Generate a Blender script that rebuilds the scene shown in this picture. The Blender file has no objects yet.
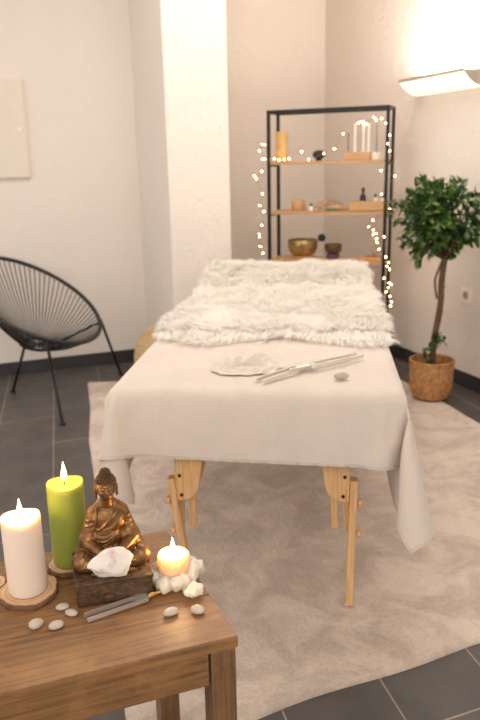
import bpy, bmesh, math, random
import numpy as np
from mathutils import Vector, Matrix, noise
random.seed(7); rng = np.random.default_rng(7)
COL = bpy.context.scene.collection
PI = math.pi
TH = math.radians(20.5)
RU = Vector((math.cos(TH), math.sin(TH), 0)); RV = Vector((-math.sin(TH), math.cos(TH), 0))
RW = Vector((1.17, 4.14, 0)); LW = Vector((-1.1, 4.42, 0))

# ------------------------------------------------------------ helpers
def link_mesh(name, me, mats=None, parent=None, smooth=True):
    if mats is not None:
        for m in (mats if isinstance(mats, (list, tuple)) else [mats]): me.materials.append(m)
    if smooth and len(me.polygons):
        me.polygons.foreach_set('use_smooth', np.ones(len(me.polygons), dtype=bool))
    o = bpy.data.objects.new(name, me); COL.objects.link(o)
    if parent: o.parent = parent
    return o
def obj(name, bm, mat, parent=None, smooth=False, auto=None):
    me = bpy.data.meshes.new(name)
    bmesh.ops.recalc_face_normals(bm, faces=bm.faces[:])
    if auto is not None:
        for e in bm.edges:
            if len(e.link_faces) == 2 and e.calc_face_angle(0) > auto: e.smooth = False
        smooth = True
    bm.to_mesh(me); bm.free()
    return link_mesh(name, me, mat, parent, smooth)
def np_obj(name, V, Fq, mat, parent=None, smooth=True):
    V = np.asarray(V, dtype=np.float32); Fq = np.asarray(Fq, dtype=np.int32)
    me = bpy.data.meshes.new(name); n = len(Fq); k = Fq.shape[1]
    me.vertices.add(len(V)); me.vertices.foreach_set('co', V.ravel())
    me.loops.add(n*k); me.loops.foreach_set('vertex_index', Fq.ravel())
    me.polygons.add(n); me.polygons.foreach_set('loop_start', np.arange(0, n*k, k, dtype=np.int32))
    me.update(calc_edges=True); me.validate()
    return link_mesh(name, me, mat, parent, smooth)
def tag(o, label=None, cat=None, group=None, kind=None):
    if label: o['label'] = label
    if cat: o['category'] = cat
    if group: o['group'] = group
    if kind: o['kind'] = kind
    return o
def thing(name, label, cat, loc=(0, 0, 0), rotz=0, group=None):
    o = bpy.data.objects.new(name, None); COL.objects.link(o); o.empty_display_size = .05
    o.location = loc; o.rotation_euler = (0, 0, rotz)
    return tag(o, label, cat, group)
def frame_of(zdir, up=(0, 0, 1)):
    z = Vector(zdir).normalized(); u = Vector(up)
    if abs(z.dot(u)) > .98: u = Vector((0, 1, 0))
    x = u.cross(z).normalized(); y = z.cross(x)
    return x, y, z
def box(bm, c, s, rz=0, bev=0, seg=2, M=None):
    g = bmesh.ops.create_cube(bm, size=1); vs = g['verts']
    mat = Matrix.Translation(c) @ Matrix.Rotation(rz, 4, 'Z') if M is None else M
    mat = mat @ Matrix.Diagonal((s[0], s[1], s[2], 1))
    bmesh.ops.transform(bm, matrix=mat, verts=vs)
    if bev:
        es = list({e for v in vs for e in v.link_edges})
        bmesh.ops.bevel(bm, geom=es, offset=bev, segments=seg, affect='EDGES', profile=.6)
def beam(bm, a, b, w, h, up=(0, 0, 1), bev=0):
    a = Vector(a); b = Vector(b); x, y, z = frame_of(b-a, up)
    M = Matrix((x, y, z)).transposed().to_4x4(); M.translation = (a+b)/2
    box(bm, None, (w, h, (b-a).length), bev=bev, M=M)
def tube(bm, pts, r, seg=8, closed=False, cap=True):
    pts = [Vector(p) for p in pts]; n = len(pts)
    rs = list(r) if hasattr(r, '__len__') else [r]*n
    rings = []; px = None
    for i, p in enumerate(pts):
        d = (pts[(i+1) % n]-pts[i-1]) if closed else (pts[min(i+1, n-1)]-pts[max(i-1, 0)])
        if d.length < 1e-9: d = Vector((0, 0, 1))
        d.normalize()
        if px is None: px, _, _ = frame_of(d)
        px = (px-d*px.dot(d)).normalized(); py = d.cross(px)
        rings.append([bm.verts.new(p+(px*math.cos(2*PI*k/seg)+py*math.sin(2*PI*k/seg))*rs[i]) for k in range(seg)])
    for i in range(n if closed else n-1):
        A, B = rings[i], rings[(i+1) % n]
        for k in range(seg): bm.faces.new((A[k], A[(k+1) % seg], B[(k+1) % seg], B[k]))
    if cap and not closed:
        bm.faces.new(rings[0][::-1]); bm.faces.new(rings[-1])
def lathe(bm, prof, seg=32, c=(0, 0, 0), M=None, wob=None):
    rings = []
    for (r, z) in prof:
        if r < 1e-6: rings.append([bm.verts.new((0, 0, z))])
        else:
            rings.append([bm.verts.new((r*math.cos(2*PI*k/seg)*(1 if wob is None else wob(2*PI*k/seg, z)),
                                        r*math.sin(2*PI*k/seg)*(1 if wob is None else wob(2*PI*k/seg, z)), z)) for k in range(seg)])
    for A, B in zip(rings, rings[1:]):
        if len(A) == 1 and len(B) == 1: continue
        for k in range(seg):
            k2 = (k+1) % seg
            if len(A) == 1: bm.faces.new((A[0], B[k2], B[k]))
            elif len(B) == 1: bm.faces.new((A[k], A[k2], B[0]))
            else: bm.faces.new((A[k], A[k2], B[k2], B[k]))
    vs = [v for R_ in rings for v in R_]
    bmesh.ops.transform(bm, matrix=(M if M is not None else Matrix.Translation(c)), verts=vs)
def ball(bm, c, r, sub=2, M=None):
    g = bmesh.ops.create_icosphere(bm, subdivisions=sub, radius=1)
    r = r if hasattr(r, '__len__') else (r, r, r)
    m = Matrix.Translation(c) @ (M or Matrix()) @ Matrix.Diagonal((r[0], r[1], r[2], 1))
    bmesh.ops.transform(bm, matrix=m, verts=g['verts'])
    return g['verts']
def capsule(bm, a, b, ra, rb, seg=14):
    a = Vector(a); b = Vector(b); d = b-a; L = d.length; n = 5
    x, y, z = frame_of(d) if L > 1e-6 else (Vector((1, 0, 0)), Vector((0, 1, 0)), Vector((0, 0, 1)))
    M = Matrix((x, y, z)).transposed().to_4x4(); M.translation = a
    prof = [(ra*math.sin(PI/2*i/n), -ra*math.cos(PI/2*i/n)) for i in range(n)] + [(ra, 0), (rb, L)] + \
           [(rb*math.cos(PI/2*i/n), L+rb*math.sin(PI/2*i/n)) for i in range(1, n)] + [(0, L+rb)]
    lathe(bm, prof, seg, M=M)
def prism(bm, outline, M, depth):
    """outline: list of 2D points in M's XY plane, extruded along +Z by depth"""
    A = [bm.verts.new(M @ Vector((x, y, 0))) for x, y in outline]; B = [bm.verts.new(M @ Vector((x, y, depth))) for x, y in outline]
    bm.faces.new(A[::-1]); bm.faces.new(B); n = len(A)
    for k in range(n): bm.faces.new((A[k], A[(k+1) % n], B[(k+1) % n], B[k]))
def fuse(bm, voxel, smooth=3, disp=None):
    """voxel-fuse overlapping closed shapes into one continuous surface"""
    me = bpy.data.meshes.new('tmp'); bmesh.ops.recalc_face_normals(bm, faces=bm.faces[:]); bm.to_mesh(me); bm.free()
    o = bpy.data.objects.new('tmp', me); COL.objects.link(o)
    m = o.modifiers.new('r', 'REMESH'); m.mode = 'VOXEL'; m.voxel_size = voxel
    if smooth:
        s = o.modifiers.new('s', 'SMOOTH'); s.factor = .5; s.iterations = smooth
    dg = bpy.context.evaluated_depsgraph_get(); ev = o.evaluated_get(dg)
    out = bpy.data.meshes.new_from_object(ev)
    bpy.data.objects.remove(o); bpy.data.meshes.remove(me)
    return out

# ------------------------------------------------------------ materials
class Mat:
    def __init__(s, name, color=(.8, .8, .8), rough=.6, metal=0, spec=.5, **kw):
        s.m = bpy.data.materials.new(name); s.m.use_nodes = True; s.t = s.m.node_tree; s.n = s.t.nodes
        s.b = s.n['Principled BSDF']; s.L = s.t.links
        s.b.inputs['Base Color'].default_value = (*color, 1); s.b.inputs['Roughness'].default_value = rough
        s.b.inputs['Metallic'].default_value = metal; s.b.inputs['Specular IOR Level'].default_value = spec
        for k, v in kw.items(): s.b.inputs[k.replace('_', ' ')].default_value = v
        s.tc = s.n.new('ShaderNodeTexCoord')
    def node(s, t, **kw):
        n = s.n.new(t)
        for k, v in kw.items():
            if hasattr(n, k): setattr(n, k, v)
            else: n.inputs[k].default_value = v
        return n
    def coords(s, scale=(1, 1, 1), rot=(0, 0, 0), src='Object'):
        m = s.node('ShaderNodeMapping'); m.inputs['Scale'].default_value = scale; m.inputs['Rotation'].default_value = rot
        s.L.new(s.tc.outputs[src], m.inputs['Vector']); return m.outputs[0]
    def noise(s, scale, detail=4, rough=.55, vec=None, dist=0):
        n = s.node('ShaderNodeTexNoise'); n.inputs['Scale'].default_value = scale; n.inputs['Detail'].default_value = detail
        n.inputs['Roughness'].default_value = rough; n.inputs['Distortion'].default_value = dist
        s.L.new(vec if vec is not None else s.tc.outputs['Object'], n.inputs['Vector']); return n.outputs['Fac']
    def ramp(s, fac, stops):
        r = s.node('ShaderNodeValToRGB'); e = r.color_ramp.elements
        while len(e) < len(stops): e.new(.5)
        for el, (p, c) in zip(e, stops): el.position = p; el.color = (*c, 1)
        s.L.new(fac, r.inputs[0]); return r.outputs[0]
    def mix(s, fac, a, b, mode='MIX'):
        m = s.node('ShaderNodeMix'); m.data_type = 'RGBA'; m.blend_type = mode
        if isinstance(fac, (int, float)): m.inputs[0].default_value = fac
        else: s.L.new(fac, m.inputs[0])
        for i, v in ((6, a), (7, b)):
            if isinstance(v, tuple): m.inputs[i].default_value = (*v, 1)
            else: s.L.new(v, m.inputs[i])
        return m.outputs[2]
    def color(s, out): s.L.new(out, s.b.inputs['Base Color']); return s
    def bump(s, out, strength=.3, dist=.01):
        b = s.node('ShaderNodeBump'); b.inputs['Strength'].default_value = strength; b.inputs['Distance'].default_value = dist
        s.L.new(out, b.inputs['Height'])
        if s.b.inputs['Normal'].links: s.L.new(s.b.inputs['Normal'].links[0].from_socket, b.inputs['Normal'])
        s.L.new(b.outputs[0], s.b.inputs['Normal']); return s
    def roughm(s, out): s.L.new(out, s.b.inputs['Roughness']); return s

def plain(name, c, rough=.6, metal=0, var=.15, scale=12, bump=.1, bscale=60, bdist=.002, **kw):
    m = Mat(name, c, rough, metal, **kw)
    m.color(m.ramp(m.noise(scale), [(.3, tuple(x*(1-var) for x in c)), (.7, tuple(min(1, x*(1+var)) for x in c))]))
    if bump: m.bump(m.noise(bscale), bump, bdist)
    return m.m
def wood(name, c1, c2, axis=0, scale=1, rough=.5, grain=1.0, knots=False, bump=.15):
    m = Mat(name, c1, rough)
    sc = [9*scale]*3; sc[axis] = .7*scale
    v = m.coords(tuple(sc))
    n1 = m.noise(2.2, 6, .62, v, 1.2*grain*(2.2 if knots else 1))
    sc2 = [70*scale]*3; sc2[axis] = 2.2*scale
    n2 = m.noise(2, 3, .6, m.coords(tuple(sc2)))
    col = m.ramp(n1, [(.28, c2), (.5, tuple((a+b)/2 for a, b in zip(c1, c2))), (.72, c1)])
    col = m.mix(.45, col, m.ramp(n2, [(.35, tuple(x*.55 for x in c2)), (.6, c1)]), 'MIX')
    if knots:
        vo = m.node('ShaderNodeTexVoronoi'); vo.inputs['Scale'].default_value = 1
        s3 = [7, 7, 7]; s3[axis] = 3.2
        m.L.new(m.coords(tuple(s3)), vo.inputs['Vector'])
        k = m.ramp(vo.outputs['Distance'], [(.0, (1, 1, 1)), (.09, (.75, .75, .75)), (.17, (0, 0, 0))])
        col = m.mix(k, col, tuple(x*.35 for x in c2))
        wear = m.ramp(m.noise(7, 6, .72), [(.46, (0, 0, 0)), (.70, (.7, .7, .7))])
        col = m.mix(wear, col, tuple(min(1, x*1.3) for x in c1))
    m.color(col); m.bump(n2, bump, .002); m.bump(n1, bump, .003)
    m.roughm(m.ramp(n1, [(.3, (rough*1.15,)*3), (.7, (rough*.85,)*3)]))
    return m.m
def emit(name, c, strength, base=None):
    m = Mat(name, base or c, .5); m.b.inputs['Emission Color'].default_value = (*c, 1)
    m.b.inputs['Emission Strength'].default_value = strength; return m.m
def wax(name, c, sss=.03, rough=.45):
    m = Mat(name, c, rough, spec=.4); m.b.inputs['Subsurface Weight'].default_value = 1
    m.b.inputs['Subsurface Radius'].default_value = (1, .75, .45); m.b.inputs['Subsurface Scale'].default_value = sss
    m.bump(m.noise(40, 3), .12, .002); return m.m

def plaster(name, c):
    m = Mat(name, c, .92, spec=.2)
    m.color(m.ramp(m.noise(1.7, 4), [(.3, tuple(x*.96 for x in c)), (.7, c)]))
    a = m.noise(34, 6, .62, None, .6); b = m.noise(9, 4, .55)
    m.bump(a, .55, .010); m.bump(b, .35, .02); return m.m
M_WALL = plaster('plaster_wall', (.77, .71, .655))
M_CEIL = plain('ceiling_paint', (.82, .77, .70), .9, bump=.1)
def tiles():
    m = Mat('dark_floor_tile', (.05, .05, .055), .42, spec=.45)
    sx = m.node('ShaderNodeSeparateXYZ'); m.L.new(m.tc.outputs['Object'], sx.inputs[0])
    cb = m.node('ShaderNodeCombineXYZ')
    def lin(kx, ky, off, i):
        mx_ = m.node('ShaderNodeMath', operation='MULTIPLY_ADD'); mx_.inputs[1].default_value = kx; mx_.inputs[2].default_value = off
        my_ = m.node('ShaderNodeMath', operation='MULTIPLY_ADD'); my_.inputs[1].default_value = ky
        m.L.new(sx.outputs['X'], mx_.inputs[0]); m.L.new(sx.outputs['Y'], my_.inputs[0]); m.L.new(mx_.outputs[0], my_.inputs[2])
        m.L.new(my_.outputs[0], cb.inputs[i])
    lin(0, 1, .49, 0); lin(.9925, -.1219, .387+5.32, 1)
    br = m.node('ShaderNodeTexBrick'); br.offset = .704; br.squash = 1
    for k, v_ in dict(Scale=1, ).items(): br.inputs[k].default_value = v_
    br.inputs['Mortar Size'].default_value = .0028; br.inputs['Mortar Smooth'].default_value = .25
    br.inputs['Brick Width'].default_value = 1.25; br.inputs['Row Height'].default_value = .266; br.inputs['Bias'].default_value = 0
    br.inputs['Color1'].default_value = (.074, .067, .065, 1); br.inputs['Color2'].default_value = (.088, .079, .076, 1)
    br.inputs['Mortar'].default_value = (.26, .22, .19, 1)
    m.L.new(cb.outputs[0], br.inputs['Vector'])
    n = m.ramp(m.noise(6, 6, .6), [(.3, (.78, .78, .78)), (.7, (1.25, 1.22, 1.2))])
    m.color(m.mix(1.0, br.outputs['Color'], n, 'MULTIPLY'))
    m.bump(m.noise(30, 6, .7), .12, .003)
    inv = m.node('ShaderNodeMath', operation='SUBTRACT'); inv.inputs[0].default_value = 1; m.L.new(br.outputs['Fac'], inv.inputs[1])
    m.bump(inv.outputs[0], .6, .002)
    m.roughm(m.ramp(m.noise(5, 4), [(.3, (.36,)*3), (.7, (.55,)*3)])); return m.m
M_TILE = tiles()
M_BASE = plain('dark_baseboard', (.035, .033, .034), .45, var=.15)
def rugm():
    m = Mat('beige_rug_pile', (.5, .43, .37), 1, spec=.1)
    m.b.inputs['Sheen Weight'].default_value = .35; m.b.inputs['Sheen Roughness'].default_value = .5
    a = m.noise(6.5, 6, .62, None, .7); b = m.noise(90, 3, .7); c = m.noise(16, 4, .65)
    col = m.ramp(a, [(.40, (.48, .375, .305)), (.50, (.63, .51, .425)), (.60, (.77, .65, .555))])  # light and dark of the pile's direction, put into the colour as noise patches
    col = m.mix(.22, col, m.ramp(c, [(.3, (.40, .33, .27)), (.7, (.66, .56, .48))]))
    col = m.mix(.25, col, m.ramp(b, [(.3, (.30, .24, .20)), (.7, (.70, .59, .52))]))
    m.color(col); m.bump(b, .8, .010); m.bump(a, .5, .02); return m.m
M_RUG = rugm()
M_BLACK = plain('black_metal', (.012, .011, .011), .38, .4, bump=.05)
M_CORD = plain('black_cord', (.016, .014, .014), .5, bump=.05)
M_SHELF = wood('shelf_board_wood', (.60, .36, .18), (.42, .23, .10), 0, 1.6, .5)
M_OLD = wood('worn_table_wood', (.28, .140, .052), (.115, .053, .021), 0, 1.1, .40, knots=True, bump=.35)
M_OLDZ = wood('worn_table_wood_upright', (.21, .105, .046), (.09, .042, .020), 2, 1.5, .5, knots=True, bump=.35)
M_PINE = wood('beech_leg_wood', (.74, .46, .22), (.60, .34, .15), 2, 1.6, .45, bump=.06)
M_LBOX = wood('light_box_wood', (.62, .38, .19), (.48, .26, .11), 0, 3, .5, bump=.06)
M_SLICE = wood('slice_face_wood', (.66, .43, .25), (.52, .31, .16), 0, 2, .6, bump=.1)
M_BARK = plain('slice_bark', (.17, .09, .045), .85, bump=.9, bscale=120, bdist=.004, var=.4, scale=60)
M_BAMBOO = wood('yellow_wood', (.74, .50, .20), (.62, .38, .12), 2, 2, .5, bump=.05)
M_UPH = plain('cream_upholstery', (.70, .63, .52), .6, bump=.1)
def clothm(name, c, s=.25):
    m = Mat(name, c, .9, spec=.15); m.b.inputs['Sheen Weight'].default_value = .3
    m.color(m.ramp(m.noise(7, 6, .6), [(.3, tuple(x*.93 for x in c)), (.7, c)]))
    m.bump(m.noise(420, 2), .35, .0012); m.bump(m.noise(14, 5, .6), s, .010); m.bump(m.noise(1, 4, .6, m.coords((11, 2.0, 1.6))), s*.9, .03)
    return m.m
M_SHEET = clothm('cream_velour', (.64, .56, .50), .45)
M_RAG = clothm('ivory_cotton', (.68, .61, .545), .6)
def furm():
    m = Mat('white_fur', (.90, .86, .80), .75, spec=.25); m.b.inputs['Sheen Weight'].default_value = .2
    m.b.inputs['Subsurface Weight'].default_value = .0
    tr = m.node('ShaderNodeBsdfTranslucent'); tr.inputs[0].default_value = (.98, .965, .94, 1)
    mx = m.node('ShaderNodeMixShader'); mx.inputs[0].default_value = .4
    out = m.n['Material Output']; m.L.new(m.b.outputs[0], mx.inputs[1]); m.L.new(tr.outputs[0], mx.inputs[2]); m.L.new(mx.outputs[0], out.inputs[0])
    col = m.ramp(m.noise(8, 4), [(.35, (.97, .95, .92)), (.65, (.99, .98, .965))])
    geo = m.node('ShaderNodeNewGeometry'); col = m.mix(1.0, col, m.ramp(geo.outputs['Random Per Island'], [(0, (.80, .78, .75)), (.5, (1, 1, 1))]), 'MULTIPLY')
    m.color(col); return m.m
M_FUR = furm()
M_STEEL = plain('brushed_aluminium', (.74, .71, .67), .40, .85, var=.06, bump=.05, bscale=200)
M_GOLD = plain('brass', (.80, .54, .20), .3, 1, var=.08, bump=.04)
def bronze():
    m = Mat('antique_bronze', (.2, .1, .04), .36, .75)
    n = m.noise(55, 5, .6)
    col = m.ramp(n, [(.3, (.10, .050, .022)), (.62, (.26, .135, .052)), (.8, (.40, .22, .085))])
    m.color(col); m.bump(m.noise(160, 4), .15, .001); m.roughm(m.ramp(n, [(.3, (.5,)*3), (.7, (.3,)*3)])); return m.m
M_BRONZE = bronze()
M_BRHAIR = plain('dark_bronze_curls', (.13, .07, .032), .4, .7, bump=.05)
def plinthm():
    m = Mat('carved_dark_plinth', (.06, .032, .018), .5, .35)
    m.color(m.ramp(m.noise(60, 5), [(.3, (.045, .024, .014)), (.75, (.15, .08, .04))]))
    v = m.node('ShaderNodeTexVoronoi', feature='DISTANCE_TO_EDGE'); v.inputs['Scale'].default_value = 60
    m.L.new(m.tc.outputs['Object'], v.inputs['Vector']); m.bump(v.outputs['Distance'], .8, .004); return m.m
M_PLINTH = plinthm()
M_WAXW = wax('white_wax', (.72, .61, .52), .02)
M_WAXG = wax('green_wax', (.27, .31, .055), .03)
M_WAXC = wax('cream_wax', (.84, .62, .36), .03)
def quartz(name, c, c2):
    m = Mat(name, c, .28); m.b.inputs['Subsurface Weight'].default_value = .8; m.b.inputs['Subsurface Scale'].default_value = .015
    m.b.inputs['Subsurface Radius'].default_value = (1, .8, .7)
    m.color(m.ramp(m.noise(30, 4), [(.34, c2), (.44, c)])); m.bump(m.noise(60, 6, .7), .6, .004); return m.m
M_QUARTZ = quartz('pinkish_quartz', (.72, .67, .62), (.54, .43, .43))
def salt():
    m = Mat('clear_crystal', (.85, .70, .57), .3); m.b.inputs['Subsurface Weight'].default_value = .9
    m.b.inputs['Subsurface Scale'].default_value = .05; m.b.inputs['Subsurface Radius'].default_value = (1, .72, .42)
    m.bump(m.noise(70, 6, .7), .5, .004); return m.m
M_SALT = salt()
M_STONE = plain('pale_pebble', (.50, .43, .36), .55, var=.2, scale=40, bump=.2)
M_STONE2 = plain('grey_pebble', (.42, .35, .29), .6, var=.25, scale=60, bump=.2)
M_WICK = plain('burnt_wick', (.03, .02, .015), .9)
M_FLAME = emit('candle_flame', (1, .70, .30), 9)
M_BULB = emit('warm_bulb', (1, .60, .24), 30)
M_WIRE = plain('copper_wire', (.45, .33, .20), .5, .5)
M_GLOW = emit('lit_lamp_glass', (1, .84, .62), .62, (.9, .85, .75))
M_LMETAL = plain('pale_lamp_metal', (.42, .37, .31), .45, .3, bump=.03)
M_PANEL = plain('painted_panel', (.70, .63, .545), .55, var=.03, bump=.03)
M_PLASTIC = plain('cream_plastic', (.86, .78, .68), .4, var=.03, bump=0)
M_DARKP = plain('socket_hole', (.38, .31, .24), .6)
def basketm():
    m = Mat('woven_basket', (.42, .20, .07), .75)
    m.color(m.ramp(m.noise(50, 5), [(.3, (.27, .12, .04)), (.7, (.54, .28, .11))])); m.bump(m.noise(130, 3), .4, .003); return m.m
M_BASKET = basketm()
M_SOIL = plain('potting_soil', (.05, .03, .018), .95, bump=.8, bscale=80, bdist=.01)
M_TRUNK = plain('brown_trunk', (.13, .075, .038), .8, bump=.6, bscale=50, bdist=.006, var=.35, scale=30)
def leafm():
    m = Mat('glossy_leaf', (.06, .16, .03), .38)
    n = m.node('ShaderNodeObjectInfo')
    geo = m.node('ShaderNodeNewGeometry')
    col = m.ramp(geo.outputs['Random Per Island'], [(0, (.012, .040, .010)), (.55, (.032, .095, .018)), (.88, (.10, .20, .035)), (1, (.28, .38, .09))])
    tr = m.node('ShaderNodeBsdfTranslucent'); m.L.new(col, tr.inputs[0]); m.color(col)
    mx = m.node('ShaderNodeMixShader'); mx.inputs[0].default_value = .25
    m.L.new(m.b.outputs[0], mx.inputs[1]); m.L.new(tr.outputs[0], mx.inputs[2]); m.L.new(mx.outputs[0], m.n['Material Output'].inputs[0]); return m.m
M_LEAF = leafm()
M_BOWL = plain('hammered_brass', (.50, .36, .16), .34, .9, var=.35, scale=30, bump=.5, bscale=45, bdist=.004)
M_BOWLD = plain('dark_copper_bowl', (.16, .085, .05), .4, .7, var=.3, bump=.1)
M_PURPLE = plain('purple_cushion', (.09, .05, .10), .8, bump=.2)
M_BLK = plain('black_felt', (.012, .012, .014), .6)
M_GLASSD = plain('dark_glass', (.02, .015, .03), .15, bump=0)
M_WHITE = plain('white_ceramic', (.82, .76, .68), .4, bump=0, var=.03)
M_DRIFT = plain('driftwood', (.40, .26, .16), .85, bump=.6, bscale=60, bdist=.004, var=.35, scale=30)
M_GREEN = plain('green_moss', (.12, .26, .08), .8, bump=.6)
M_DRUM = wood('natural_drumskin', (.70, .50, .27), (.58, .39, .19), 0, .8, .6, bump=.04)
M_CLAY = plain('orange_clay', (.62, .30, .12), .7, bump=.2)

# ------------------------------------------------------------ the room
def struct(o): o['kind'] = 'structure'; return o
def wall(name, origin, d, L0, L1, z0, z1, thick, mat):
    """slab whose visible face passes through origin along d (front face on the room side), thick away from the room"""
    d = Vector(d).normalized(); nrm = Vector((-d.y, d.x, 0))
    bm = bmesh.new(); box(bm, ((L0+L1)/2, thick/2, (z0+z1)/2), (L1-L0, abs(thick), z1-z0))
    o = obj(name, bm, mat); o.location = origin; o.rotation_euler = (0, 0, math.atan2(d.y, d.x)); return struct(o)
CH = 2.62
bm = bmesh.new(); box(bm, (1.4, 2.6, -.05), (7.0, 9.0, .1)); fl = struct(obj('floor', bm, M_TILE)); fl.rotation_euler = (0, 0, TH)
bm = bmesh.new(); box(bm, (1.4, 2.6, CH+.05), (7.0, 9.0, .1)); ce = struct(obj('ceiling', bm, M_CEIL)); ce.rotation_euler = (0, 0, TH)
def su(p): return (Vector(p)-LW).dot(RU)
# left wall: faces the camera, runs behind the pier
wall('wall_left', LW, RU, -2.0, 1.02, 0, CH, .12, M_WALL)
# right wall runs away from the camera: visible face towards -u
bm = bmesh.new(); box(bm, (-.06, 0, CH/2), (.12, 7.2, CH)); 
wr = struct(obj('wall_right', bm, M_WALL)); wr.location = RW+RU*.12+RV*(-1.9); wr.rotation_euler = (0, 0, TH)
# back wall of the alcove, deeper than the left wall
BK = Vector((.652, 5.52, 0))
wall('wall_back', BK, RU, -1.25, .15, 0, CH, .12, M_WALL)
# pier
PC = Vector((-.361, 3.95, 0)); pw = .351
bm = bmesh.new(); box(bm, (pw/2, .95, CH/2), (pw, 1.9, CH), bev=.012); pr = struct(obj('wall_pier', bm, M_WALL)); pr.location = PC; pr.rotation_euler = (0, 0, TH)
bh = .082
wall('baseboard_left', LW-RV*.014, RU, -2.0, .512, 0, bh, .0135, M_BASE)
wall('baseboard_pier_side', PC-RU*.0002, RV, 0, .70, 0, bh, .0135, M_BASE)
wall('baseboard_pier', PC-RV*.014, RU, -.0, pw+.0, 0, bh, .0135, M_BASE)
wall('baseboard_back', BK-RV*.014, RU, -.62, -.015, 0, bh, .0135, M_BASE)
bm = bmesh.new(); box(bm, (0, 0, bh/2), (.0135, 7.0, bh)); o = struct(obj('baseboard_right', bm, M_BASE)); o.location = RW-RU*.0072+RV*(-1.9); o.rotation_euler = (0, 0, TH)

# ------------------------------------------------------------ rug
def make_rug():
    # room-aligned coordinates s (along RU) t (along RV)
    nx, ny = 150, 240
    A = Vector((-.86, 4.02)); Bc = Vector((.06, .98))
    s0a, s1 = -.0, 1.95
    corners = {'fl': Vector((-.905, 4.10)), 'nl': Vector((-.12, 1.35)), 'nr': Vector((1.02, 1.775)), 'fr': Vector((.78, 4.64))}
    # right edge follows (.935,4.0) (1.065,3.59) (1.131,3.2) then on towards the camera
    def lerp(a, b, t): return a+(b-a)*t
    left = [Vector((-.905, 4.08)), Vector((-.80, 3.62)), Vector((-.715, 3.15)), Vector((-.50, 2.3)), Vector((-.287, 1.41)), Vector((-.255, 1.285))]
    right = [Vector((.91, 4.09)), Vector((.99, 3.84)), Vector((1.075, 3.58)), Vector((1.17, 3.2)), Vector((1.36, 2.5)), Vector((1.52, 1.985))]
    def poly(P, t):
        x = t*(len(P)-1); i = min(int(x), len(P)-2); return lerp(P[i], P[i+1], x-i)
    V = []
    for j in range(ny+1):
        t = j/ny; a = poly(left, t); b = poly(right, t)
        for i in range(nx+1):
            p = lerp(a, b, i/nx); e = min(i/nx, 1-i/nx)*1.7; e2 = min(t, 1-t)*3.2
            d = min(e, e2)
            z = .016*min(1, (d/.02))**.5
            nv = noise.noise(Vector((p.x*9, p.y*9, 0)))*.003+noise.noise(Vector((p.x*40, p.y*40, 3)))*.0016
            z = max(.0015, z+nv*min(1, d/.03))
            # near edge: slight wave and one lifted ripple
            if t > .9:
                w = (t-.9)/.1
                p = p+Vector((0.006, -.014))*w*(math.sin(i/nx*21)*.5+math.sin(i/nx*9+1)*.6)
                z += .014*w*math.exp(-((i/nx-.235)/.025)**2)
            V.append((p.x, p.y, z))
    Fq = []; W = nx+1
    for j in range(ny):
        for i in range(nx): Fq.append((j*W+i, (j+1)*W+i, (j+1)*W+i+1, j*W+i+1))
    # skirt down to the floor
    ring = [i for i in range(W)]+[j*W+nx for j in range(1, ny+1)]+[ny*W+i for i in range(nx-1, -1, -1)]+[j*W for j in range(ny-1, 0, -1)]
    base = len(V)
    for k in ring: V.append((V[k][0], V[k][1], .0005))
    n = len(ring)
    for k in range(n): Fq.append((ring[k], ring[(k+1) % n], base+(k+1) % n, base+k))
    o = np_obj('area_rug', V, Fq, M_RUG)
    tag(o, 'large beige mottled short-pile rug lying under the massage table', 'rug')
make_rug()

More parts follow.
